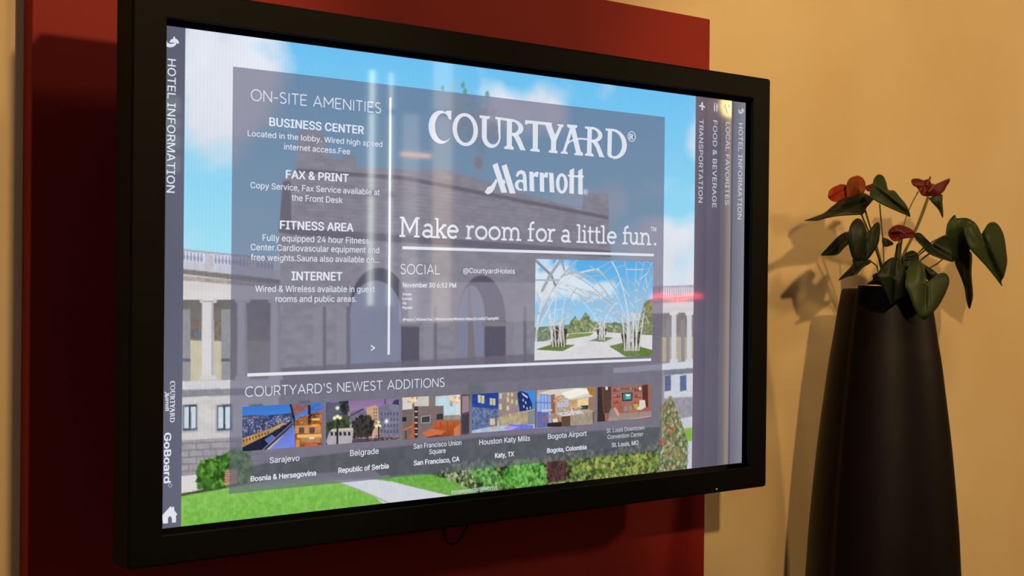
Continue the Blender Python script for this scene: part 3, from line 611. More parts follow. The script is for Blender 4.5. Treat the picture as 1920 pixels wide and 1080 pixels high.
def booths(c):
    c.a[:] = np.array([128, 118, 116]); rr = random.Random(7)
    P = lambda pts, col, **k: c.poly(q3(pts), col, **k)
    P([(224, 268), (300, 264), (300, 362), (224, 368)], (212, 206, 200), grain=8); P([(318, 262), (430, 258), (430, 340), (318, 340)], (200, 196, 190), grain=8)
    P([(482, 262), (640, 250), (680, 250), (680, 420), (545, 430), (482, 380)], (186, 208, 220), grain=14, gs=24); P([(640, 250), (678, 250), (672, 415), (640, 415)], (220, 214, 198))
    c.stroke(q3([(600, 315), (612, 318), (612, 335), (600, 335), (600, 315)]), 2, (120, 116, 112))
    P([(224, 368), (305, 360), (305, 600), (224, 600)], (116, 102, 100), grain=8); P([(345, 340), (545, 335), (545, 470), (345, 585)], (124, 108, 108), grain=8)
    P([(316, 340), (346, 338), (344, 585), (318, 590)], (64, 48, 48), grain=10)
    for k in range(5): P([(320, 375+k*44), (342, 375+k*44), (342, 385+k*44), (320, 385+k*44)], (206, 196, 190))
    P([(370, 418), (442, 410), (442, 466), (370, 472)], (196, 190, 186)); P([(374, 422), (438, 414), (438, 462), (374, 468)], (60, 66, 70)); P([(222, 425), (256, 424), (256, 456), (222, 458)], (40, 40, 44)); P([(490, 400), (540, 396), (540, 440), (490, 444)], (58, 56, 60))
    P([(545, 412), (672, 405), (672, 440), (545, 445)], (150, 140, 130), grain=18)
    P([(465, 455), (672, 452), (674, 565), (560, 575), (465, 570)], (188, 98, 52), c2=(150, 70, 40), grain=10)
    for x in (520, 575, 625): c.stroke(q3([(x, 460), (x+6, 560)]), 2, (140, 62, 36))
    P([(625, 510), (672, 480), (672, 565), (625, 570)], (206, 120, 76))
    P([(375, 548), (440, 515), (560, 530), (520, 565), (440, 580), (420, 578)], (206, 112, 70), grain=8); P([(220, 520), (300, 485), (312, 500), (230, 530)], (196, 104, 66)); P([(295, 480), (312, 440), (316, 585), (258, 592), (300, 545)], (188, 96, 54)); P([(245, 530), (256, 528), (256, 595), (245, 595)], (70, 60, 60))
    P([(410, 578), (500, 560), (560, 575), (420, 585)], (110, 62, 50))
    P([(676, 250), (750, 245), (750, 560), (680, 562)], (90, 76, 84), grain=14); P([(690, 262), (742, 258), (742, 380), (690, 392)], (150, 130, 138)); P([(690, 405), (742, 400), (742, 545), (690, 550)], (70, 60, 70))
    for x in (300, 632): c.leaves(q3([(x-42, 268), (x+40, 262), (x+30, 300), (x, 310), (x-30, 298)]), (206, 176, 140), [(236, 210, 170), (190, 140, 100), (250, 236, 210)], 60, 5, 41)
def hotel_dusk(c):
    c.a[:] = np.array([60, 140, 214]); rr = random.Random(8)
    P = lambda pts, col, **k: c.poly(q3(pts), col, **k)
    P([(765, 245), (975, 232), (975, 360), (765, 355)], (38, 64, 146), c2=(44, 76, 160), grain=8); P([(765, 345), (975, 362), (975, 480), (900, 500), (765, 540)], (96, 112, 150), grain=42, gs=5)
    P([(972, 235), (1125, 222), (1135, 400), (1130, 450), (972, 480)], (150, 134, 130), grain=10); P([(1118, 240), (1140, 215), (1200, 240), (1235, 320), (1235, 370), (1140, 400)], (32, 52, 110), grain=10); P([(1150, 230), (1200, 262), (1200, 280), (1160, 252)], (190, 190, 220))
    for x, y, w, h in ((812, 250, 22, 62), (838, 255, 24, 62), (905, 275, 20, 54), (928, 278, 20, 54), (978, 238, 20, 44), (1040, 232, 16, 30), (1070, 232, 16, 32), (975, 320, 22, 44), (1036, 268, 18, 38), (1070, 285, 16, 34), (1034, 335, 20, 36), (1106, 290, 12, 40), (905, 435, 40, 50), (975, 432, 18, 40)):
        P([(x, y), (x+w, y+2), (x+w, y+h), (x, y+h)], (206, 194, 150), grain=10)
    for x, y in ((1160, 280), (1180, 300), (1165, 330), (1190, 345), (1215, 340)): P([(x, y), (x+9, y+3), (x+9, y+22), (x, y+20)], (190, 200, 220))
    P([(1040, 400), (1255, 360), (1255, 500), (960, 500), (960, 430)], (176, 160, 130), grain=30, gs=8); P([(1200, 380), (1255, 365), (1255, 490), (1200, 480)], (130, 136, 140), grain=14)
    P([(765, 550), (765, 528), (900, 500), (1000, 490), (1255, 480), (1255, 525)], (176, 190, 214), grain=20, gs=9); P([(1015, 515), (1060, 482), (1180, 480), (1248, 490), (1235, 515), (1100, 532)], (110, 120, 220), grain=20); P([(1020, 512), (1060, 490), (1130, 500), (1070, 525)], (180, 150, 226))
    P([(900, 500), (945, 490), (960, 510), (920, 520)], (206, 170, 130))
def q5(pts): return Z(980, 680, 4.153, pts)
def restaurant(c):
    c.a[:] = np.array([176, 160, 144]); P = lambda pts, col, **k: c.poly(q5(pts), col, **k); rr = random.Random(9)
    P([(110, 240), (225, 210), (400, 195), (500, 200), (540, 260), (380, 290), (230, 250)], (214, 206, 200), grain=8); P([(300, 235), (420, 200), (500, 205), (510, 235), (360, 285)], (240, 236, 226)); P([(495, 195), (560, 190), (560, 260), (520, 250)], (170, 120, 50), grain=20, gs=6)
    P([(110, 250), (218, 255), (218, 500), (110, 510)], (150, 176, 226), grain=14); [c.stroke(q5([(x, 245), (x, 400)]), 3, (104, 130, 196)) for x in (140, 165, 190)]; c.stroke(q5([(110, 310), (218, 312)]), 3, (104, 130, 196)); P([(110, 380), (200, 390), (200, 500), (110, 510)], (100, 106, 170), grain=14)
    P([(218, 250), (250, 245), (250, 400), (218, 400)], (150, 98, 66)); P([(340, 300), (425, 280), (425, 370), (340, 370)], (196, 160, 120), grain=26, gs=8); P([(425, 285), (515, 270), (515, 340), (425, 350)], (226, 206, 150), grain=14); P([(510, 275), (560, 260), (560, 380), (510, 360)], (150, 120, 100), grain=10)
    P([(265, 290), (358, 285), (352, 345), (268, 348)], (186, 186, 206), grain=10)
    for k in range(60): x = rr.uniform(235, 315); y = rr.uniform(250, 305); P([(x, y), (x+9, y), (x+9, y+8), (x, y+8)], rr.choice(((206, 150, 110), (170, 110, 80), (226, 190, 160))))
    P([(260, 395), (380, 375), (470, 370), (460, 400), (330, 425)], (206, 202, 204), grain=14); P([(300, 420), (368, 412), (370, 495), (300, 498)], (96, 72, 60)); P([(368, 410), (560, 380), (556, 485), (370, 492)], (162, 148, 128), grain=20); P([(540, 385), (560, 375), (556, 480), (545, 480)], (116, 92, 76))
    P([(450, 335), (510, 330), (505, 362), (455, 365)], (56, 62, 60), grain=14)
    for k in range(60): x = rr.uniform(300, 465); y = rr.uniform(345, 395); P([(x, y), (x+8, y), (x+8, y+7), (x, y+7)], rr.choice(((230, 226, 220), (190, 160, 130), (120, 100, 90))))
    P([(200, 410), (240, 390), (300, 430), (290, 480), (230, 480)], (160, 136, 116), grain=26, gs=6); P([(230, 440), (265, 430), (275, 470), (240, 475)], (226, 206, 180)); P([(190, 470), (300, 460), (300, 500), (190, 500)], (52, 42, 44)); P([(145, 368), (225, 362), (230, 374), (150, 380)], (216, 206, 196)); P([(140, 430), (195, 405), (190, 465), (150, 465)], (126, 110, 126))
def lounge(c):
    c.a[:] = np.array([140, 104, 94]); P = lambda pts, col, **k: c.poly(q5(pts), col, **k); rr = random.Random(10)
    P([(580, 190), (625, 188), (640, 470), (580, 472)], (58, 44, 46)); P([(625, 190), (690, 185), (685, 390), (636, 400)], (84, 64, 62), grain=8); P([(640, 185), (660, 184), (660, 212), (644, 212)], (230, 214, 180)); P([(610, 188), (622, 188), (636, 395), (626, 400)], (110, 70, 58))
    P([(686, 188), (925, 172), (940, 360), (690, 380)], (142, 112, 104), c2=(168, 104, 82), grain=10)
    for j, y in enumerate((205, 255, 300)):
        for x0 in (705, 868):
            c.stroke(q5([(x0, y+15), (x0+50, y+12)]), 3, (90, 72, 70)); [P([(x0+k*12+2, y-6), (x0+k*12+11, y-7), (x0+k*12+11, y+12), (x0+k*12+2, y+13)], rr.choice(((190, 70, 50), (206, 110, 84), (150, 50, 44)))) for k in range(4)]
    for k in range(6): P([(765+k*17, 195), (777+k*17, 194), (777+k*17, 212), (765+k*17, 213)], rr.choice(((180, 70, 54), (120, 84, 80), (206, 110, 90))))
    P([(770, 238), (852, 232), (850, 295), (774, 300)], (30, 32, 36)); P([(778, 243), (846, 238), (844, 288), (780, 293)], (60, 128, 140)); P([(796, 246), (838, 246), (830, 262), (806, 262)], (226, 240, 230)); P([(800, 268), (838, 266), (840, 280), (800, 284)], (96, 180, 150)); P([(903, 190), (918, 190), (920, 212), (904, 212)], (234, 226, 200))
    P([(928, 175), (975, 170), (975, 360), (935, 350)], (88, 50, 42)); P([(972, 170), (1002, 168), (998, 380), (976, 370)], (150, 106, 84))
    P([(690, 340), (940, 330), (1000, 365), (1000, 400), (690, 400)], (156, 96, 84), grain=8); P([(785, 338), (850, 332), (850, 372), (786, 380)], (150, 134, 130), grain=8); c.stroke(q5([(818, 335), (820, 376)]), 2, (110, 96, 94)); P([(860, 322), (890, 318), (905, 350), (870, 362)], (186, 166, 70)); P([(905, 292), (950, 290), (956, 345), (920, 368), (880, 366), (905, 335)], (216, 206, 192), grain=8)
    P([(680, 360), (720, 345), (735, 395), (880, 385), (1000, 375), (1000, 408), (660, 465), (670, 400)], (142, 124, 118), c2=(164, 144, 136), grain=10); P([(705, 355), (722, 345), (752, 400), (738, 418)], (206, 164, 142)); P([(718, 345), (735, 338), (745, 360), (728, 362)], (206, 84, 56)); P([(640, 470), (1000, 410), (1000, 418), (660, 475)], (190, 174, 162)); P([(636, 395), (675, 390), (660, 465), (640, 470)], (150, 100, 86))
    P([(815, 370), (890, 364), (900, 380), (820, 388)], (176, 112, 84))
for cor, fn in (([(454, 762), (604, 755), (603, 835), (453, 846)], dusk_city), ([(611, 754), (747, 746), (747, 824), (609, 834)], evening_square),
                ([(754, 746), (880, 738), (879, 812), (752, 828)], booths), ([(885, 740), (1003, 731), (1002, 803), (883, 812)], hotel_dusk),
                ([(1006, 731), (1115, 726), (1115, 793), (1006, 805)], restaurant), ([(1120, 726), (1221, 720), (1220, 780), (1119, 794)], lounge)):
    pict('thumbnail_picture', cor, 150, 100, fn)

# ------------------------------------------------------------------ writing on the screen
TY = SD-0.0012
_fp = os.path.join(bpy.utils.resource_path('LOCAL'), 'datafiles', 'fonts', 'Inter.woff2')
try: FONT = bpy.data.fonts.load(_fp)
except Exception: FONT = None
def glyphs(text, off=0.0):
    """letters as flat meshes; each outer contour is filled with its own holes only, so overlapping strokes stay solid"""
    from mathutils.geometry import tessellate_polygon, interpolate_bezier
    cu = bpy.data.curves.new('t', 'FONT'); cu.body = text; cu.size = 1.0
    if FONT: cu.font = FONT
    o = bpy.data.objects.new('t', cu); COL.objects.link(o)
    dg = bpy.context.evaluated_depsgraph_get(); cc = o.evaluated_get(dg).to_curve(dg)
    cons = []
    for sp_ in cc.splines:
        bp = sp_.bezier_points; n = len(bp); pts = []
        for i in range(n):
            p, q = bp[i], bp[(i+1) % n]
            seg = interpolate_bezier(p.co, p.handle_right, q.handle_left, q.co, 5)
            if abs((p.handle_right-p.co).cross(q.co-p.co).z) < 1e-7 and abs((q.handle_left-q.co).cross(q.co-p.co).z) < 1e-7: seg = [p.co, q.co]
            pts += [Vector((v.x, v.y, 0)) for v in seg[:-1]]
        if len(pts) > 2: cons.append(pts)
    o.to_curve_clear(); COL.objects.unlink(o); bpy.data.objects.remove(o); bpy.data.curves.remove(cu)
    ar = [sum(c[i-1].x*c[i].y-c[i].x*c[i-1].y for i in range(len(c)))/2 for c in cons]
    sg = math.copysign(1, ar[max(range(len(ar)), key=lambda i: abs(ar[i]))])
    outer = [i for i in range(len(cons)) if ar[i]*sg > 0]; holes = {i: [] for i in outer}
    def inside(p, c):
        r = False
        for i in range(len(c)):
            a_, b_ = c[i-1], c[i]
            if (a_.y > p.y) != (b_.y > p.y) and p.x < (b_.x-a_.x)*(p.y-a_.y)/(b_.y-a_.y)+a_.x: r = not r
        return r
    for i in range(len(cons)):
        if i in holes: continue
        own = [k for k in outer if inside(cons[i][0], cons[k])]
        for k in own: holes[k].append(i)
    vs, fs = [], []
    for k in outer:
        poly = [cons[k]]+[cons[h] for h in holes[k]]; n0 = len(vs)
        for c in poly: vs += c
        flat = [v for c in poly for v in c]; tr = [tuple(t) for t in tessellate_polygon(poly)]
        got = sum(abs((flat[t[1]]-flat[t[0]]).cross(flat[t[2]]-flat[t[0]]).z)/2 for t in tr); want = abs(ar[k])-sum(abs(ar[h]) for h in holes[k])
        if len(poly) == 1 and abs(got-want) > 0.01*want:      # the quick filler slipped: clip ears instead
            P_ = list(range(len(flat))); tr = []; guard = 0
            def crs(a_, b_, c_): return (flat[b_]-flat[a_]).cross(flat[c_]-flat[a_]).z*sg
            while len(P_) > 3 and guard < 5000:
                guard += 1
                for i in range(len(P_)):
                    a_, b_, c_ = P_[i-1], P_[i], P_[(i+1) % len(P_)]
                    if crs(a_, b_, c_) <= 1e-12: continue
                    if any(crs(a_, b_, d) > -1e-9 and crs(b_, c_, d) > -1e-9 and crs(c_, a_, d) > -1e-9 for d in P_ if d not in (a_, b_, c_)): continue
                    tr.append((a_, b_, c_)); P_.pop(i); break
                else: P_.pop(min(range(len(P_)), key=lambda i: abs(crs(P_[i-1], P_[i], P_[(i+1) % len(P_)]))))
            tr.append(tuple(P_))
        fs += [tuple(n0+i for i in t) for t in tr]
    me = bpy.data.meshes.new('t'); me.from_pydata([tuple(v) for v in vs], [], fs); me.update()
    return me, np.array([(v.x, v.y, 0) for v in vs])
_, _h = glyphs('H'); CAPH = float(np.ptp(_h[:, 1]))
BOLD = {'light': 0.0, 'book': 0.004, 'medium': 0.022, 'bold': 0.036}      # how far a stroke is thickened, in ems
def text(name, s, p0, p1, cap, weight='book', m=None, vertical=False):
    """s set between the two baseline points p0 and p1 of the photo, cap = height of its capitals there"""
    me, v = glyphs(s); d_ = BOLD[weight]
    if d_:                                            # thicken: the same letters laid down again a hair to each side
        b_ = bmesh.new()
        for ox, oy in ((-d_, 0), (d_, 0), (0, d_*0.6), (0, -d_*0.6)):
            n0 = len(b_.verts); b_.from_mesh(me); b_.verts.ensure_lookup_table()
            bmesh.ops.translate(b_, verts=b_.verts[n0:], vec=(ox, oy, 0))
        b_.to_mesh(me); b_.free(); v = np.empty(len(me.vertices)*3); me.vertices.foreach_get('co', v); v = v.reshape(-1, 3)
    a = scr(*p0); b = scr(*p1)
    x0, x1 = v[:, 0].min(), v[:, 0].max()
    if not vertical:
        ch = a[1]-scr(p0[0], p0[1]-cap)[1]; base = (a[1]+b[1])/2
        U = a[0]+(v[:, 0]-x0)/(x1-x0)*(b[0]-a[0]); V = base-v[:, 1]/CAPH*ch
    else:
        ch = scr(p0[0]+cap, p0[1])[0]-a[0]; base = (a[0]+b[0])/2
        V = a[1]+(v[:, 0]-x0)/(x1-x0)*(b[1]-a[1]); U = base+v[:, 1]/CAPH*ch
    co = np.stack([-SW+U*PX, np.full(len(U), TY), ZC+SH-V*PX], 1)
    me.vertices.foreach_set('co', co.reshape(-1)); me.update(); me.name = name
    me.materials.clear()
    return link(name, me, m or M_TEXT, screen)
HEADS = []
for a in (('heading_text', 'ON-SITE AMENITIES', (469.7, 187.5), (713.9, 212.7), 20.5, 'light'),
          ('heading_text', 'BUSINESS CENTER', (504, 235.3), (681.4, 252), 15.5, 'medium'),
          ('body_text', 'Located in the lobby. Wired high speed', (463.6, 255), (716, 275.7), 10.9, 'book'),
          ('body_text', 'internet access.Fee', (532, 280), (655.3, 289.6), 10.9, 'book'),
          ('heading_text', 'FAX & PRINT', (535, 334.2), (653, 341.2), 15, 'medium'),
          ('body_text', 'Copy Service, Fax Service available at', (468.9, 352.2), (711, 366.7), 11.5, 'book'),
          ('body_text', 'the Front Desk', (546, 376.4), (641.7, 380.8), 11.5, 'book'),
          ('heading_text', 'FITNESS AREA', (523.9, 429.4), (662, 434), 15.6, 'medium'),
          ('body_text', 'Fully equipped 24 hour Fitness', (491.7, 451.7), (690.6, 456.7), 11.8, 'book'),
          ('body_text', 'Center.Cardiovascular equipment and', (469.4, 468.9), (710, 474.7), 11.8, 'book'),
          ('body_text', 'free weights.Sauna also available on...', (469.4, 488), (710, 492.8), 11.8, 'book'),
          ('heading_text', 'INTERNET', (545.6, 525.3), (641, 525.8), 15.8, 'medium'),
          ('body_text', 'Wired & Wireless available in guest', (477.8, 547), (701.7, 547.8), 11.8, 'book'),
          ('body_text', 'rooms and public areas.', (516, 565.8), (667.5, 566.1), 11.8, 'book'),
          ('heading_text', 'SOCIAL', (750, 513.5), (824, 514), 17.8, 'light'),
          ('body_text', '@CourtyardHotels', (867.8, 512), (964.5, 513), 9.4, 'book'),
          ('date_text', 'November 30 6:52 PM', (754.2, 538.7), (854.3, 539.2), 8.4, 'medium'),
          ('post_text', 'Inhale', (753.7, 553.8), (770.6, 554), 5, 'medium'), ('post_text', 'Exhale', (753.7, 562.5), (771.9, 562.6), 5, 'medium'),
          ('post_text', 'Sip', (753.7, 570.6), (762, 570.6), 5, 'medium'), ('post_text', 'Repeat', (753.7, 579), (772.4, 579), 5, 'medium'),
          ('post_text', '#Peace | #GreenTea | #WednesdayWisdom https://t.co/thZ7pphgND', (753.7, 601.4), (934.2, 599.4), 5.0, 'medium'),
          ('heading_text', "COURTYARD'S NEWEST ADDITIONS", (458.9, 743.2), (833, 725), 18, 'light'),
          ('caption_text', 'Sarajevo', (505, 868), (560.5, 864), 10.8, 'book'), ('caption_text', 'Bosnia & Hersegovina', (469.2, 902), (591.8, 891.5), 9.6, 'medium'),
          ('caption_text', 'Belgrade', (655.8, 855), (709.2, 850.4), 10.8, 'book'), ('caption_text', 'Republic of Serbia', (633.6, 885.8), (728, 878.6), 9.4, 'medium'),
          ('caption_text', 'San Francisco Union', (774.6, 841.3), (864.2, 834), 9, 'book'), ('caption_text', 'Square', (804, 851.4), (834.8, 849), 9, 'book'),
          ('caption_text', 'San Francisco, CA', (775, 872.2), (860.6, 865), 9, 'medium'),
          ('caption_text', 'Houston Katy Mills', (898, 834), (992.8, 826.4), 10, 'book'), ('caption_text', 'Katy, TX', (927.3, 858.7), (963, 855), 8.8, 'medium'),
          ('caption_text', 'Bogota Airport', (1026.7, 823.3), (1099, 816.8), 9.6, 'book'), ('caption_text', 'Bogota, Colombia', (1025, 848.6), (1099, 842.5), 8.4, 'medium'),
          ('caption_text', 'St. Louis Downtown', (1136.5, 811.2), (1207.3, 805.7), 8, 'book', M_DIMTEXT), ('caption_text', 'Convention Center', (1138.4, 823), (1205.1, 817.7), 8, 'book', M_DIMTEXT),
          ('caption_text', 'St. Louis, MO', (1146, 837.7), (1196.2, 834.1), 8, 'medium', M_DIMTEXT),
          ('credit_text', 'FOURWINDSINTERACTIVE', (846, 926.6), (932.3, 916.8), 6.2, 'medium', M_DIMTEXT),
          ('trademark_sign', 'TM', (1219.3, 433.3), (1229.4, 434), 8, 'book')):
    if a[5] == 'light': HEADS.append(a)
    else: text(*a)
text('menu_text', 'HOTEL INFORMATION', (312.8, 110), (313, 361), 15.0, 'book', None, True)
text('menu_text', 'GoBoard', (307, 811.5), (307, 906), 12.6, 'medium', None, True)
for s, p0, p1, cap in (('TRANSPORTATION', (1310.8, 223.5), (1308.3, 379.8), 7.6), ('FOOD & BEVERAGE', (1336.6, 225.5), (1334.2, 389), 7.6),
                       ('LOCAL FAVORITES', (1360.6, 229), (1358.2, 384), 7.4), ('HOTEL INFORMATION', (1384.6, 230.5), (1382, 411), 7.4)):
    text('menu_text', s, p0, p1, cap, 'book', M_DIMTEXT, True)

# ---- drawn lettering, lines and icons (flat shapes in the plane of the screen)
class Flat:
    def __init__(s): s.v = []; s.f = []
    def poly_uv(s, P):
        P = [tuple(p) for p in P]
        from mathutils.geometry import tessellate_polygon
        k = len(s.v); s.v += [world_uv(u_, v_, TY) for u_, v_ in P]
        for t in tessellate_polygon([[Vector((u_, v_, 0)) for u_, v_ in P]]): s.f.append(tuple(k+i for i in t))
    def poly(s, pts): s.poly_uv(S(pts))
    def line_uv(s, P, w, taper=None):
        P = np.asarray(P, float)
        keep = [0]+[i for i in range(1, len(P)) if np.hypot(*(P[i]-P[i-1])) > 1e-3]
        if hasattr(w, '__len__'): w = [w[i] for i in keep]
        P = P[keep]; n = len(P); Lf, Rt = [], []
        for i in range(n):
            d1 = P[i]-P[i-1] if i else P[1]-P[0]; d2 = P[i+1]-P[i] if i < n-1 else d1
            d1 = d1/np.hypot(*d1); d2 = d2/np.hypot(*d2); nn = np.array([-(d1+d2)[1], (d1+d2)[0]]); nn = nn/max(np.hypot(*nn), 1e-6)
            c = max(0.5, nn@np.array([-d1[1], d1[0]])); ww = (w[i] if hasattr(w, '__len__') else w)/2/c
            Lf.append(P[i]+nn*ww); Rt.append(P[i]-nn*ww)
        k = len(s.v); s.v += [world_uv(*p, TY) for p in Lf]+[world_uv(*p, TY) for p in Rt]
        for i in range(n-1): s.f.append((k+i, k+i+1, k+n+i+1, k+n+i))
    def line(s, pts, w): s.line_uv(S(pts), w)
    def ring(s, T, cx, cy, rx, ry, ix, iy, irx, iry, a0=0, a1=360, shear=0.0, n=36):
        """crescent between two ellipses, T maps local points to the photo"""
        o, i_ = [], []
        for k in range(n+1):
            a = math.radians(a0+(a1-a0)*k/n)
            o.append((cx+rx*math.cos(a), cy-ry*math.sin(a)+shear*rx*math.cos(a))); i_.append((ix+irx*math.cos(a), iy-iry*math.sin(a)+shear*irx*math.cos(a)))
        O, I = S(T(o)), S(T(i_)); k0 = len(s.v); s.v += [world_uv(*p, TY) for p in O]+[world_uv(*p, TY) for p in I]
        for k in range(n): s.f.append((k0+k, k0+k+1, k0+n+1+k+1, k0+n+1+k))
    def build(s, name, m=None): return from_py(name, s.v, s.f, m or M_TEXT, screen)
for pts, w in (([(731, 183), (728, 665)], 7.0), ([(753.5, 464.5), (1225, 478.3)], 7.2), ([(463, 703), (1220, 674.2)], 7.2)):
    f = Flat(); f.line(pts, w); f.build('divider_line')
f = Flat(); f.line([(694.5, 647.5), (701.3, 652.2), (694.5, 657)], 3.0); f.build('arrow_icon')

def courtyard(f, T6, TA):
    p6 = lambda pts: f.poly(T6(pts)); pa = lambda pts: f.poly(TA(pts))
    # C
    f.ring(T6, 392, 553, 84, 116, 414, 553, 62, 97, 50, 316, 0.06); p6([(428, 440), (468, 438), (466, 500), (452, 498), (440, 474), (425, 458)])
    # O
    f.ring(T6, 564, 570, 89, 115, 564, 570, 58, 92, 0, 360, 0.1)
    # U
    p6([(664, 470), (736, 477), (736, 492), (715, 498), (714, 622), (680, 616), (681, 492), (664, 486)]); f.ring(T6, 745, 618, 65, 80, 756, 616, 43, 58, 180, 360, 0.08); p6([(788, 495), (810, 497), (810, 625), (798, 622)])
    # joined R
    pa([(150, 210), (210, 218), (330, 236), (330, 262), (210, 243), (170, 240), (150, 232)]); pa([(268, 232), (320, 238), (318, 505), (336, 520), (335, 545), (240, 535), (241, 515), (266, 503)])
    f.ring(TA, 322, 318, 112, 82, 318, 316, 66, 58, -88, 88, 0.12); pa([(316, 372), (372, 378), (405, 430), (456, 552), (404, 548), (368, 470), (336, 408), (316, 402)])
    # T
    pa([(455, 244), (560, 254), (724, 272), (722, 298), (650, 294), (560, 284), (482, 278), (470, 290), (450, 286)]); pa([(530, 275), (582, 280), (580, 535), (600, 548), (600, 568), (503, 557), (505, 540), (530, 530)])
    # Y
    pa([(648, 270), (712, 278), (766, 420), (766, 470), (716, 450)]); pa([(778, 284), (843, 291), (841, 310), (826, 318), (766, 458), (738, 430), (798, 306), (779, 302)]); pa([(716, 430), (767, 436), (764, 548), (780, 560), (779, 582), (690, 572), (692, 555), (714, 545)])
    # A
    pa([(876, 287), (980, 297), (978, 320), (960, 328), (1016, 560), (1038, 580), (1037, 606), (950, 598), (952, 580), (968, 574), (912, 335), (878, 310)]); pa([(905, 330), (932, 350), (862, 560), (884, 572), (882, 588), (812, 582), (814, 568), (836, 556)])
    f.line(TA([(846, 540), (872, 492), (905, 462), (955, 441), (1020, 432), (1085, 440)]), 4.6)
    # second R
    pa([(1057, 308), (1150, 316), (1150, 340), (1128, 338), (1124, 578), (1146, 592), (1144, 613), (1057, 603), (1058, 588), (1078, 578), (1084, 334), (1058, 328)])
    f.ring(TA, 1134, 390, 100, 76, 1126, 388, 66, 53, -88, 88, 0.12); pa([(1122, 442), (1172, 450), (1205, 500), (1240, 590), (1256, 622), (1204, 616), (1168, 520), (1140, 476), (1122, 466)])
    # D
    pa([(1267, 328), (1345, 334), (1345, 356), (1332, 356), (1326, 590), (1345, 614), (1335, 632), (1302, 620), (1284, 592), (1290, 354), (1268, 348)]); f.ring(TA, 1342, 486, 140, 152, 1340, 484, 94, 127, -90, 90, 0.10)
def registered(f, T, x, y, r, R=True):
    f.ring(T, x, y, r, r*1.32, x, y, r*0.84, r*1.16, 0, 360, 0.05)
    if R:
        s_ = r*0.55
        f.poly(T([(x-s_, y-s_*1.2), (x-s_*.5, y-s_*1.2), (x-s_*.5, y+s_*1.3), (x-s_, y+s_*1.3)])); f.ring(T, x-s_*.4, y-s_*.5, s_, s_*.75, x-s_*.4, y-s_*.5, s_*.5, s_*.35, -90, 90, 0.05, 14); f.poly(T([(x-s_*.4, y+s_*.1), (x+s_*.1, y+s_*.1), (x+s_*.75, y+s_*1.35), (x+s_*.2, y+s_*1.35)]))
T6 = lambda pts: Z(720, 90, 3.7235, pts); TA = lambda pts: Z(900, 180, 5.4, pts)
f = Flat(); courtyard(f, T6, TA); registered(f, TA, 1531, 411, 40); f.build('logo')
def script_logo(f, TA):
    pa = lambda pts: f.poly(TA(pts))
    pa([(122, 700), (172, 677), (270, 978), (212, 980)]); pa([(155, 838), (172, 858), (140, 945), (112, 982), (75, 997), (42, 976), (72, 926), (108, 908), (140, 866)]); pa([(215, 708), (264, 690), (356, 986), (298, 988), (240, 800)]); pa([(236, 838), (254, 872), (236, 910), (222, 872)])
    # a
    f.line(TA([(366, 815), (382, 782), (412, 768), (438, 782), (447, 815), (450, 880), (455, 962)]), [6, 9, 9.5, 11, 12, 12.5, 12.5]); f.ring(TA, 402, 903, 54, 56, 408, 905, 24, 36, 40, 300, 0.05); pa([(440, 840), (440, 868), (420, 870), (412, 856)])
    pa([(495, 764), (536, 770), (538, 790), (562, 766), (590, 770), (580, 825), (552, 812), (540, 826), (545, 967), (498, 962)])
    pa([(600, 774), (640, 778), (641, 797), (660, 772), (686, 778), (678, 832), (656, 820), (643, 832), (646, 972), (602, 967)])
    pa([(695, 774), (740, 784), (748, 978), (702, 974)]); f.ring(TA, 824, 886, 60, 103, 824, 886, 25, 74, 0, 360, 0.05)
    pa([(903, 752), (948, 730), (946, 992), (900, 986)]); pa([(884, 796), (965, 803), (960, 822), (886, 816)]); pa([(990, 757), (1033, 736), (1036, 999), (990, 994)]); pa([(965, 803), (1048, 806), (1045, 826), (962, 824)])
f = Flat(); script_logo(f, TA); registered(f, TA, 1066, 972, 22); f.build('logo')
# the same marks small on the left bar, turned to read downwards
def turned(x_base, y0, y1, src0, src1, src_base, src_top, cap):
    """maps the big logo's own tracing onto a small copy that runs down the bar"""
    a0, a1 = scr(*src0), scr(*src1); b = scr(*src_base)[1]; t_ = scr(*src_top)[1]
    v0, v1 = scr(x_base, y0)[1], scr(x_base, y1)[1]; ub = scr(x_base, (y0+y1)/2)[0]; ut = scr(x_base+cap, (y0+y1)/2)[0]
    return lambda P: np.stack([ub+(b-P[:, 1])/(b-t_)*(ut-ub), v0+(P[:, 0]-a0[0])/(a1[0]-a0[0])*(v1-v0)], 1)
def small_logo(draw, mp, name):
    f = Flat(); draw(f); P = np.array([[(v[0]+SW)/PX, (ZC+SH-v[2])/PX] for v in f.v]); Q = mp(P)
    from_py(name, [world_uv(*q_, TY) for q_ in Q], f.f, M_TEXT, screen)
small_logo(lambda f: courtyard(f, T6, TA), turned(318.2, 714.5, 792, (803, 260), (1174, 260), (1100, 293), (1100, 238), 8.8), 'logo')
small_logo(lambda f: script_logo(f, TA), turned(309.3, 734, 770.5, (908, 340), (1093, 340), (1000, 360), (1000, 316), 6.6), 'logo')
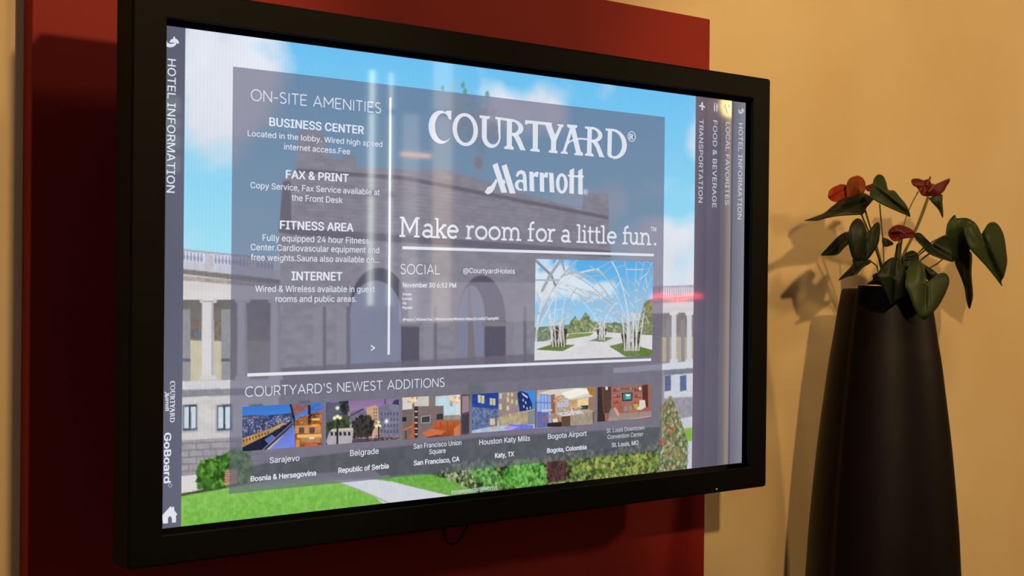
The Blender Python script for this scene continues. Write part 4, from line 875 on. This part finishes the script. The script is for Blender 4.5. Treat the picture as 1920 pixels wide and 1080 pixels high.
# slab lettered slogan: skeleton strokes, one x-height = 1
def arc(cx, cy, rx, ry, a0, a1, n=12): return [(cx+rx*math.cos(math.radians(a0+(a1-a0)*k/n)), cy+ry*math.sin(math.radians(a0+(a1-a0)*k/n))) for k in range(n+1)]
SLAB = {
 'M': (1.75, [[(.26, .08), (.26, 1.36)], [(.30, 1.38), (.875, .42), (1.45, 1.38)], [(1.49, 1.36), (1.49, .08)]], [(0, .5, 0.07), (1.25, 1.75, 0.07), (0.03, .34, 1.36), (1.41, 1.72, 1.36)]),
 'a': (1.0, [arc(.46, .68, .30, .25, 155, 0, 10)+[(.76, .6), (.76, .1)], arc(.42, .29, .33, .22, 35, 325, 14)], [(.70, 1.0, .07)]),
 'k': (1.08, [[(.24, .05), (.24, 1.42)], [(.26, .42), (.84, .93)], [(.45, .58), (.88, .08)]], [(0, .46, .07), (0.02, .27, 1.38), (.66, 1.04, .94), (.68, 1.08, .07)]),
 'e': (1.0, [[(.12, .53), (.88, .53)], arc(.5, .5, .40, .43, 0, 318, 22)], []),
 'r': (.85, [[(.26, .05), (.26, .95)], arc(.62, .5, .36, .43, 180, 62, 10)], [(0, .54, .07), (0.02, .28, .94)]),
 'o': (1.05, [arc(.525, .5, .43, .43, 0, 360, 26)], []),
 'm': (1.75, [[(.24, .05), (.24, .95)], arc(.55, .58, .31, .35, 180, 0, 10)+[(.86, .07)], arc(1.17, .58, .31, .35, 180, 0, 10)+[(1.48, .07)]], [(0, .46, .07), (0.02, .26, .94), (.66, 1.06, .07), (1.28, 1.75, .07)]),
 'f': (.70, [[(.26, .05), (.26, 1.15)]+arc(.52, 1.15, .26, .27, 180, 70, 8)], [(0, .54, .07), (.03, .62, .92)]),
 'l': (.52, [[(.26, .05), (.26, 1.42)]], [(0, .52, .07), (.02, .28, 1.38)]),
 'i': (.52, [[(.26, .05), (.26, .95)], [(.26, 1.20), (.26, 1.40)]], [(0, .52, .07), (.02, .28, .94)]),
 't': (.68, [[(.24, 1.30), (.24, .30)]+arc(.46, .30, .22, .23, 180, 300, 8)], [(0, .62, .92)]),
 'u': (1.12, [[(.24, .94), (.24, .42)]+arc(.53, .40, .29, .33, 180, 360, 12), [(.84, .95), (.84, .07)]], [(0, .26, .94), (.60, .86, .94), (.82, 1.1, .07)]),
 'n': (1.18, [[(.24, .05), (.24, .95)], arc(.57, .58, .33, .35, 180, 0, 12)+[(.90, .07)]], [(0, .48, .07), (0.02, .26, .94), (.70, 1.15, .07)]),
 '.': (.3, [[(.15, 0.0), (.15, .2)]], []),
}
B1 = lambda x, y: (720+x/3.857, 380+y/3.857); B2 = lambda x, y: (980+x/3.376, 380+y/3.376)
slog = [('M', B1, 108, 255, 249, 252), ('a', B1, 272, 362, 255, 257), ('k', B1, 362, 450, 257, 258), ('e', B1, 450, 538, 260, 262), ('r', B1, 588, 650, 264, 265), ('o', B1, 654, 746, 267, 270), ('o', B1, 750, 841, 270, 272), ('m', B1, 845, 990, 272, 277),
        ('f', B2, 28, 76, 243, 245), ('o', B2, 79, 151, 246, 248), ('r', B2, 152, 206, 248, 249), ('a', B2, 240, 302, 250, 252), ('l', B2, 337, 372, 254, 255), ('i', B2, 372, 406, 255, 256), ('t', B2, 408, 450, 256, 257), ('t', B2, 451, 492, 257, 258), ('l', B2, 490, 527, 259, 260), ('e', B2, 530, 593, 260, 262),
        ('f', B2, 628, 672, 264, 265), ('u', B2, 666, 738, 265, 267), ('n', B2, 738, 812, 267, 269), ('.', B2, 826, 845, 270, 270)]
f = Flat()
XH = abs(scr(*B1(500, 262))[1]-scr(*B1(500, 160))[1])*0.98      # x-height in screen pixels
BASE = np.mean([scr(*B((l+r)/2, (b0+b1)/2))[1] for _, B, l, r, b0, b1 in slog])
for ch, B, l, r, b0, b1 in slog:
    w, strokes, slabs = SLAB[ch]; ul = scr(*B(l, b0))[0]; ur = scr(*B(r, b1))[0]; k = (ur-ul)/w; base = BASE
    T = lambda pts: [(ul+x*k, base-y*XH) for x, y in pts]
    sw = 0.185*XH
    for st in strokes: f.line_uv(T(st), sw*(1.25 if ch == '.' else 1.0))
    for x0, x1, y in slabs: f.line_uv(T([(x0, y), (x1, y)]), 0.14*XH)
f.build('slogan_text')
# thin geometric capitals of the headings, drawn as strokes (cap height = 1)
CAPS = {
 'O': (.98, [arc(.49, .5, .46, .5, 0, 360, 32)]), 'C': (.86, [arc(.49, .5, .46, .5, 48, 312, 26)]),
 'N': (.86, [[(.07, 0), (.07, 1)], [(.07, .98), (.79, .02)], [(.79, 0), (.79, 1)]]), '-': (.42, [[(.02, .42), (.40, .42)]]),
 'S': (.66, [arc(.33, .75, .26, .245, 35, 200, 12)+[(.14, .60), (.33, .52), (.52, .42)]+arc(.32, .255, .28, .255, 30, -150, 14)]),
 'I': (.20, [[(.10, 0), (.10, 1)]]), 'T': (.70, [[(.35, 0), (.35, .98)], [(0, .98), (.70, .98)]]),
 'E': (.66, [[(.07, 0), (.07, 1)], [(.07, .98), (.64, .98)], [(.07, .52), (.56, .52)], [(.07, .02), (.64, .02)]]),
 'A': (.88, [[(.03, 0), (.44, 1), (.85, 0)], [(.18, .33), (.70, .33)]]), 'M': (1.0, [[(.07, 0), (.07, 1)], [(.07, .98), (.5, .36), (.93, .98)], [(.93, 0), (.93, 1)]]),
 'L': (.62, [[(.07, 1), (.07, 0)], [(.07, .02), (.60, .02)]]), 'U': (.82, [[(.07, 1), (.07, .38)]+arc(.41, .36, .34, .36, 180, 360, 14)+[(.75, 1)]]),
 'R': (.74, [[(.07, 0), (.07, 1)], [(.07, .98), (.38, .98)]+arc(.38, .69, .28, .29, 90, -90, 12)+[(.07, .40)], [(.42, .40), (.70, 0)]]),
 'Y': (.80, [[(.02, 1), (.40, .42), (.78, 1)], [(.40, .44), (.40, 0)]]), 'D': (.86, [[(.07, 0), (.07, 1)], [(.07, .98), (.34, .98)]+arc(.34, .5, .46, .48, 90, -90, 16)+[(.07, .02)]]),
 "'": (.20, [[(.12, 1), (.08, .72)]]), 'W': (1.20, [[(.02, 1), (.32, .02), (.60, .98), (.88, .02), (1.18, 1)]]), ' ': (.34, []),
}
def heading(name, s_, p0, p1, cap, weight=None):
    a = scr(*p0); b = scr(*p1); ch = a[1]-scr(p0[0], p0[1]-cap)[1]; base = (a[1]+b[1])/2; f = Flat()
    gap = 0.13; tot = sum(CAPS[c_][0] for c_ in s_)+gap*(len(s_)-1); k = (b[0]-a[0])/tot; x = 0.0
    for c_ in s_:
        w, st = CAPS[c_]
        for q_ in st: f.line_uv([(a[0]+(x+px_)*k, base-py_*ch) for px_, py_ in q_], 0.10*ch)
        x += w+gap
    f.build(name)
for a in HEADS: heading(*a)
# icons
T1 = lambda pts: Z(200, 0, 9.0, pts)
def bell(f, T):
    f.poly(T([(1052, 718), (1068, 682), (1095, 660), (1116, 655), (1120, 625), (1132, 615), (1146, 628), (1150, 652), (1185, 668), (1208, 700), (1213, 740), (1190, 736), (1130, 722)]))
    f.poly(T([(975, 650), (992, 652), (1020, 722), (1060, 742), (1110, 740), (1150, 728), (1172, 740), (1150, 770), (1110, 795), (1050, 802), (1005, 785), (980, 750), (960, 700)]))
f = Flat(); bell(f, T1); f.build('service_icon')
f = Flat(); g0 = scr(1389, 208); g1 = scr(1386.5, 208)
small = Flat(); bell(small, T1)
P = np.array([[(v[0]+SW)/PX, (ZC+SH-v[2])/PX] for v in small.v]); cc = (P.min(0)+P.max(0))/2; hh = np.ptp(P[:, 1])
Q = scr(1389, 208)+(P-cc)/hh*(scr(1389, 214)[1]-scr(1389, 202)[1])*np.array([1.0, 1.0])
from_py('service_icon', [world_uv(*q_, TY) for q_ in Q], small.f, M_DIMTEXT, screen)
T3 = lambda pts: Z(200, 960, 6.4, pts)
f = Flat(); f.poly(Z(200, 640, 2.453, [(252, 802), (292, 758), (300, 766), (301, 760), (308, 760), (309, 776), (323, 796), (317, 801), (317, 832), (299, 834), (298, 812), (292, 804), (284, 806), (280, 814), (280, 836), (258, 838)])); f.build('home_icon')
TP = lambda pts: Z(1220, 120, 3.177, pts)
f = Flat()
f.poly(TP([(298, 230), (305, 226), (309, 232), (309, 246), (322, 255), (322, 262), (309, 258), (308, 268), (314, 275), (304, 274), (296, 276), (301, 267), (300, 256), (284, 252), (285, 246), (299, 244)])); f.build('airplane_icon', M_DIMTEXT)
f = Flat()
for x in (374, 378.5): f.poly(TP([(x, 232), (x+2.4, 232), (x+2.4, 250), (x, 250)]))
f.poly(TP([(373.5, 249), (381.5, 249), (380.5, 284), (375, 284)])); f.poly(TP([(388, 233), (393, 235), (397, 255), (395, 258), (394, 286), (389, 285)])); f.build('cutlery_icon', M_DIMTEXT)
f = Flat(); f.ring(TP, 458, 252, 15, 17, 458, 252, 9, 11, 0, 360); f.poly(TP([(450, 266), (466, 268), (460, 290), (455, 290)])); f.build('map_pin_icon', M_DIMTEXT)
f = Flat(); f.ring(lambda pts: Z(200, 640, 2.453, pts), 290, 662, 9, 8, 290, 662, 7, 6, 0, 360); f.build('registered_sign', M_DIMTEXT)

# ------------------------------------------------------------------ floor vase
VY = 0.0
prof_px = [(538, 82.5), (560, 86.5), (590, 92), (640, 100), (677, 106.5), (740, 115), (844, 128), (983, 141), (1080, 147)]
cl = lambda py: 1659+(py-540)*0.0085
vc = at(1659, 540, VY)
def vrad(py, hw): return hw/FPX*float((at(cl(py), py, VY)-CAM)@FW)*0.995
prof = [(at(cl(py), py, VY)[2], vrad(py, hw)) for py, hw in prof_px]
zb = prof[-1][0]; rb = prof[-1][1]
prof += [(zb-0.12, rb+0.012), (zb-0.28, rb+0.012), (zb-0.45, rb-0.008), (-1.22, rb-0.04), (-1.36, rb-0.062), (FZ+0.012, rb-0.07), (FZ, rb-0.078)]
pf = catmull(prof, 4)
vase = empty('floor_vase', (vc[0], VY, FZ))
tag(vase, 'tall dark brown tapering floor vase holding the red-flowered plant, right of the display', 'vase')
NS = 96
def vase_mesh():
    vs, fs = [], []
    seam = math.radians(177)                          # the outer sheet laps over the inner one here and stands a little higher
    def ringpts(z, r, top):
        out = []
        for k in range(NS):
            a = 2*math.pi*k/NS; d = ((a-seam) % (2*math.pi))/(2*math.pi)
            rr_ = r*(1.0-0.055*d); zz = z+(0.0085*(1-d)-0.006 if top else 0)
            out.append((vc[0]+rr_*math.cos(a), VY+rr_*math.sin(a), zz))
        return out
    rings = [ringpts(z, r, i < 2) for i, (z, r) in enumerate(pf)]
    inner = [ringpts(prof[0][0]+0.0005, prof[0][1]-0.004, True), ringpts(prof[0][0]-0.002, prof[0][1]-0.007, True), ringpts(prof[0][0]-0.10, prof[0][1]-0.0, False)]
    allr = inner[::-1]+rings
    for r in allr: vs += r
    for i in range(len(allr)-1):
        for k in range(NS): fs.append((i*NS+k, i*NS+(k+1) % NS, (i+1)*NS+(k+1) % NS, (i+1)*NS+k))
    fs.append(tuple(range((len(allr)-1)*NS, len(allr)*NS))[::-1])
    o = from_py('vase_body', vs, fs, M_VASE, vase, True)
vase_mesh()
sb = bmesh.new(); bmesh.ops.create_cone(sb, cap_ends=True, segments=48, radius1=prof[0][1]*0.9, radius2=prof[0][1]*0.9, depth=0.02)
bmesh.ops.translate(sb, verts=sb.verts, vec=Vector((vc[0], VY, prof[0][0]-0.06))); from_bm('soil', sb, M_SOIL, vase)

# ------------------------------------------------------------------ anthurium
plant = empty('anthurium_plant', (vc[0], VY, prof[0][0]-0.05))
tag(plant, 'anthurium with dark green heart-shaped leaves and red flowers, growing from the dark floor vase', 'plant')
PZ = lambda pts: Z(1480, 300, 3.177, pts)
def leaf(name, pts, Y, m, gx=0.0, gy=0.0, bulge=0.012, axis=None, parent=None, thick=0.0009, smooth=3):
    """a blade: outline from the photo, tilted (gx, gy: metres of depth per photo pixel), cupped and creased along its midrib"""
    O = catmull(pts, smooth, True); O = np.array(O); c0 = O.mean(0)
    # centre chosen so that rays to the outline stay inside
    rings = 7; vs = []; fs = []; n = len(O)
    if axis is None: axis = (pts[0], c0)
    a0 = np.array(axis[0], float); a1 = np.array(axis[1], float); ad = (a1-a0)/max(1e-6, np.hypot(*(a1-a0))); an = np.array([-ad[1], ad[0]])
    ext = max(1.0, np.abs((O-c0)@an).max())
    def P3(p, r):
        dx, dy = p-c0; off = abs((p-a0)@an)/ext
        Y_ = Y+0.12+VY+gx*dx/3.177+gy*dy/3.177-bulge*(1-r*r)+bulge*0.9*math.exp(-(off*6)**2)+0.004*math.sin(5*off+dy*0.02)*r
        px, py = PZ([tuple(p)])[0]; return at(px, py, Y_)
    front = [P3(c0, 0)]
    for k in range(1, rings+1):
        for q in O: front.append(P3(c0+(q-c0)*k/rings, k/rings))
    F = []
    for i in range(n): F.append((0, 1+i, 1+(i+1) % n))
    for k in range(rings-1):
        for i in range(n): F.append((1+k*n+i, 1+(k+1)*n+i, 1+(k+1)*n+(i+1) % n, 1+k*n+(i+1) % n))
    N = len(front); back = [f_+np.array([0, thick, 0]) for f_ in front]
    faces = F+[tuple(N+i for i in f_[::-1]) for f_ in F]
    b0 = 1+(rings-1)*n
    for i in range(n): faces.append((b0+i, N+b0+i, N+b0+(i+1) % n, b0+(i+1) % n))
    return from_py(name, front+back, faces, m, parent or plant, True)
K = 0.001
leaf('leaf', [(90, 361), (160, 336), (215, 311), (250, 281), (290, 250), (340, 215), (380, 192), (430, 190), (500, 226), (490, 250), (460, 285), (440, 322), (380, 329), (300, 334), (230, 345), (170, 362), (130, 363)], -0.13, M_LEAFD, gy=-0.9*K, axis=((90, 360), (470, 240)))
leaf('leaf', [(722, 336), (690, 326), (620, 296), (560, 268), (510, 240), (480, 205), (496, 150), (507, 110), (532, 86), (560, 96), (578, 132), (590, 177), (625, 182), (660, 222), (700, 272)], -0.16, M_LEAF, gx=0.3*K, gy=-0.4*K, axis=((720, 335), (510, 170)))
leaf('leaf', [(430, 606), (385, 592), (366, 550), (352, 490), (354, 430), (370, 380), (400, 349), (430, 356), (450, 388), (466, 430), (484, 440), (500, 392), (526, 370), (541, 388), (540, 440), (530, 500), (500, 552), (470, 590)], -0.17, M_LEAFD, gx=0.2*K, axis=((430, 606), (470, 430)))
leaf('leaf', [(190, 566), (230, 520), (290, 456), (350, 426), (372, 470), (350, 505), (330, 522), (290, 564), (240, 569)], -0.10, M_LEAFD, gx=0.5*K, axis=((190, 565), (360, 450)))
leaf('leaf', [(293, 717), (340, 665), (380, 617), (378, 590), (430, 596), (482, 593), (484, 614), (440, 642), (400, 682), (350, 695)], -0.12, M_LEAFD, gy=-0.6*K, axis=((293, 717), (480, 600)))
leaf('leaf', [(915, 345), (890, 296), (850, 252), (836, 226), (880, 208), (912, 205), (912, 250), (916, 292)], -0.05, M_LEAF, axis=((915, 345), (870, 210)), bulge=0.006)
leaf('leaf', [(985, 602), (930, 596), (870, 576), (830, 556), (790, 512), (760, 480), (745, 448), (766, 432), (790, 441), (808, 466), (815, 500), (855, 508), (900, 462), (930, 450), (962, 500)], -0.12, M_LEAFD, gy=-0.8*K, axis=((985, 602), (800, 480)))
leaf('leaf', [(985, 326), (994, 346), (1030, 344), (1066, 348), (1110, 376), (1135, 420), (1141, 450), (1090, 492), (1075, 542), (1042, 612), (1012, 652), (970, 562), (935, 512), (934, 430), (946, 372)], -0.10, M_LEAF, gx=-0.3*K, gy=0.2*K, axis=((1012, 652), (1040, 380)))
leaf('leaf', [(1268, 752), (1240, 716), (1180, 641), (1120, 576), (1080, 532), (1058, 480), (1044, 415), (1078, 380), (1112, 384), (1128, 420), (1141, 447), (1165, 410), (1190, 376), (1226, 371), (1256, 400), (1281, 460), (1295, 560), (1298, 612), (1281, 690), (1264, 722)], -0.13, M_LEAF, gx=0.35*K, gy=-0.1*K, axis=((1268, 752), (1140, 450)), bulge=0.016)
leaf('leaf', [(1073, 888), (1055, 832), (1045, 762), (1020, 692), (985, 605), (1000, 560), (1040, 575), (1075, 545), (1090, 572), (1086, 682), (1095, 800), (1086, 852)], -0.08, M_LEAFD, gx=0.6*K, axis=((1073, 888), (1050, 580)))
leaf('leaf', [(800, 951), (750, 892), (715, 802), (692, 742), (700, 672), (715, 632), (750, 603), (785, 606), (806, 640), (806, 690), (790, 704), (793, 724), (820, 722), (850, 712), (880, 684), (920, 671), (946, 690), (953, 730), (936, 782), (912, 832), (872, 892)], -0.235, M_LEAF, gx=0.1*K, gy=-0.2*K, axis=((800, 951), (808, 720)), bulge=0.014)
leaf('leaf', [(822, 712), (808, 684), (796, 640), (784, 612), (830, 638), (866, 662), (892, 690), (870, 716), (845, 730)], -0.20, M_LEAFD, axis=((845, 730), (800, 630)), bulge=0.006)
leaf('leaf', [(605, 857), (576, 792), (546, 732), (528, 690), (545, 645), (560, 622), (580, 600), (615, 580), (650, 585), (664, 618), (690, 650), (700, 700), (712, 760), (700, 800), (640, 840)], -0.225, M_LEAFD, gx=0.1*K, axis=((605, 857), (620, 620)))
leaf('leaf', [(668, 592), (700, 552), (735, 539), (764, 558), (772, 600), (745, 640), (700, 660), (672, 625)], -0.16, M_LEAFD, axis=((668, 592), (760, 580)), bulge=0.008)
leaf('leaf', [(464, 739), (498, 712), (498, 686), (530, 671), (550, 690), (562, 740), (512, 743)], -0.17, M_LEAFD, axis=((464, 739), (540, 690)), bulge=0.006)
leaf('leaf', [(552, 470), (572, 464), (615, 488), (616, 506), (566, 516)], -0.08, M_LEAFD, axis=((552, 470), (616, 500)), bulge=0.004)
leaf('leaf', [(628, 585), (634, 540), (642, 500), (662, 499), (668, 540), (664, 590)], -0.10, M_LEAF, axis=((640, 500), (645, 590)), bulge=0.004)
# flowers
fl = leaf('flower', [(232, 212), (244, 176), (290, 150), (328, 145), (352, 160), (372, 190), (352, 222), (300, 250), (260, 246), (238, 230)], -0.10, M_SPATHEO, gy=-0.5*K, axis=((240, 235), (345, 165)), bulge=0.008)
leaf('flower', [(338, 182), (351, 122), (380, 99), (414, 94), (444, 114), (456, 155), (444, 194), (405, 216), (345, 222)], -0.105, M_SPATHEG, gy=-0.4*K, axis=((400, 216), (400, 94)), bulge=0.010)
fl['label'] = 'orange-red flower'
sp = [at(*PZ([(x, y)])[0], -0.09+0.12+VY) for x, y in ((350, 190), (325, 165), (300, 148))]
tube('spadix', catmull(sp, 4), [0.003]*8+[0.0015], M_SPADIX, fl)
leaf('flower', [(455, 160), (475, 148), (505, 142), (510, 170), (490, 185), (465, 185)], -0.08, M_SPATHE, bulge=0.004)
f2 = leaf('flower', [(728, 130), (735, 113), (770, 110), (802, 121), (830, 112), (842, 128), (842, 148), (858, 158), (868, 172), (890, 178), (915, 160), (934, 132), (946, 112), (958, 113), (954, 132), (938, 155), (924, 182), (905, 200), (880, 211), (822, 218), (792, 210), (775, 186), (762, 164), (740, 153)], -0.11, M_SPATHE, gy=-0.3*K, axis=((800, 120), (830, 215)), bulge=0.008, smooth=2)
sp = [at(*PZ([(x, y)])[0], -0.125+0.12+VY) for x, y in ((828, 190), (850, 165), (856, 142))]
tube('spadix', catmull(sp, 4), 0.0026, M_SPADIX, f2)
sp = [at(*PZ([(x, y)])[0], -0.112+0.12+VY) for x, y in ((815, 150), (832, 122), (841, 101))]
tube('spadix', catmull(sp, 4), 0.0020, M_SPADIX, f2)
f3 = leaf('flower', [(591, 442), (600, 411), (640, 388), (682, 391), (738, 419), (750, 440), (740, 463), (700, 466), (660, 476), (632, 486), (605, 470)], -0.15, M_SPATHE, gy=-0.4*K, axis=((591, 442), (745, 445)), bulge=0.010)
sp = [at(*PZ([(x, y)])[0], -0.165+0.12+VY) for x, y in ((690, 445), (660, 425), (630, 415))]
tube('spadix', catmull(sp, 4), 0.0026, M_SPADIX, f3)
# stems
for pts, Yt, r in (([(428, 320), (470, 420), (520, 540), (548, 660), (560, 780)], -0.13, 0.0019), ([(452, 300), (482, 400), (528, 540), (556, 660), (575, 790)], -0.12, 0.0019), ([(538, 262), (550, 400), (560, 520), (566, 650), (585, 790)], -0.11, 0.0014),
                   ([(768, 188), (720, 280), (685, 380), (660, 520), (640, 780)], -0.10, 0.0013), ([(824, 222), (775, 355), (725, 470), (680, 560), (640, 700), (630, 790)], -0.115, 0.0022), ([(832, 222), (790, 340), (740, 455), (692, 555), (660, 700), (645, 790)], -0.105, 0.0016),
                   ([(936, 446), (850, 490), (770, 552), (690, 660), (650, 790)], -0.11, 0.0017), ([(905, 470), (830, 520), (760, 580), (690, 680), (655, 790)], -0.10, 0.0017), ([(1040, 470), (960, 470), (860, 540), (780, 600), (690, 700), (660, 790)], -0.085, 0.0018),
                   ([(918, 586), (880, 618), (836, 644), (740, 710), (680, 790)], -0.10, 0.0015), ([(482, 602), (505, 618), (522, 635), (532, 680), (560, 790)], -0.12, 0.0015), ([(505, 470), (520, 540), (550, 620), (585, 700), (600, 790)], -0.14, 0.0028),
                   ([(655, 475), (648, 540), (640, 640), (630, 790)], -0.125, 0.0015), ([(672, 470), (664, 540), (655, 640), (640, 790)], -0.12, 0.0015), ([(790, 720), (760, 690), (720, 720), (680, 800)], -0.17, 0.0015)):
    P = catmull(pts, 6); n = len(P)
    tube('stem', [at(*PZ([tuple(p)])[0], (Yt+0.12)*(1-i/(n-1))+VY) for i, p in enumerate(P)], r, M_STEM, plant, 8)
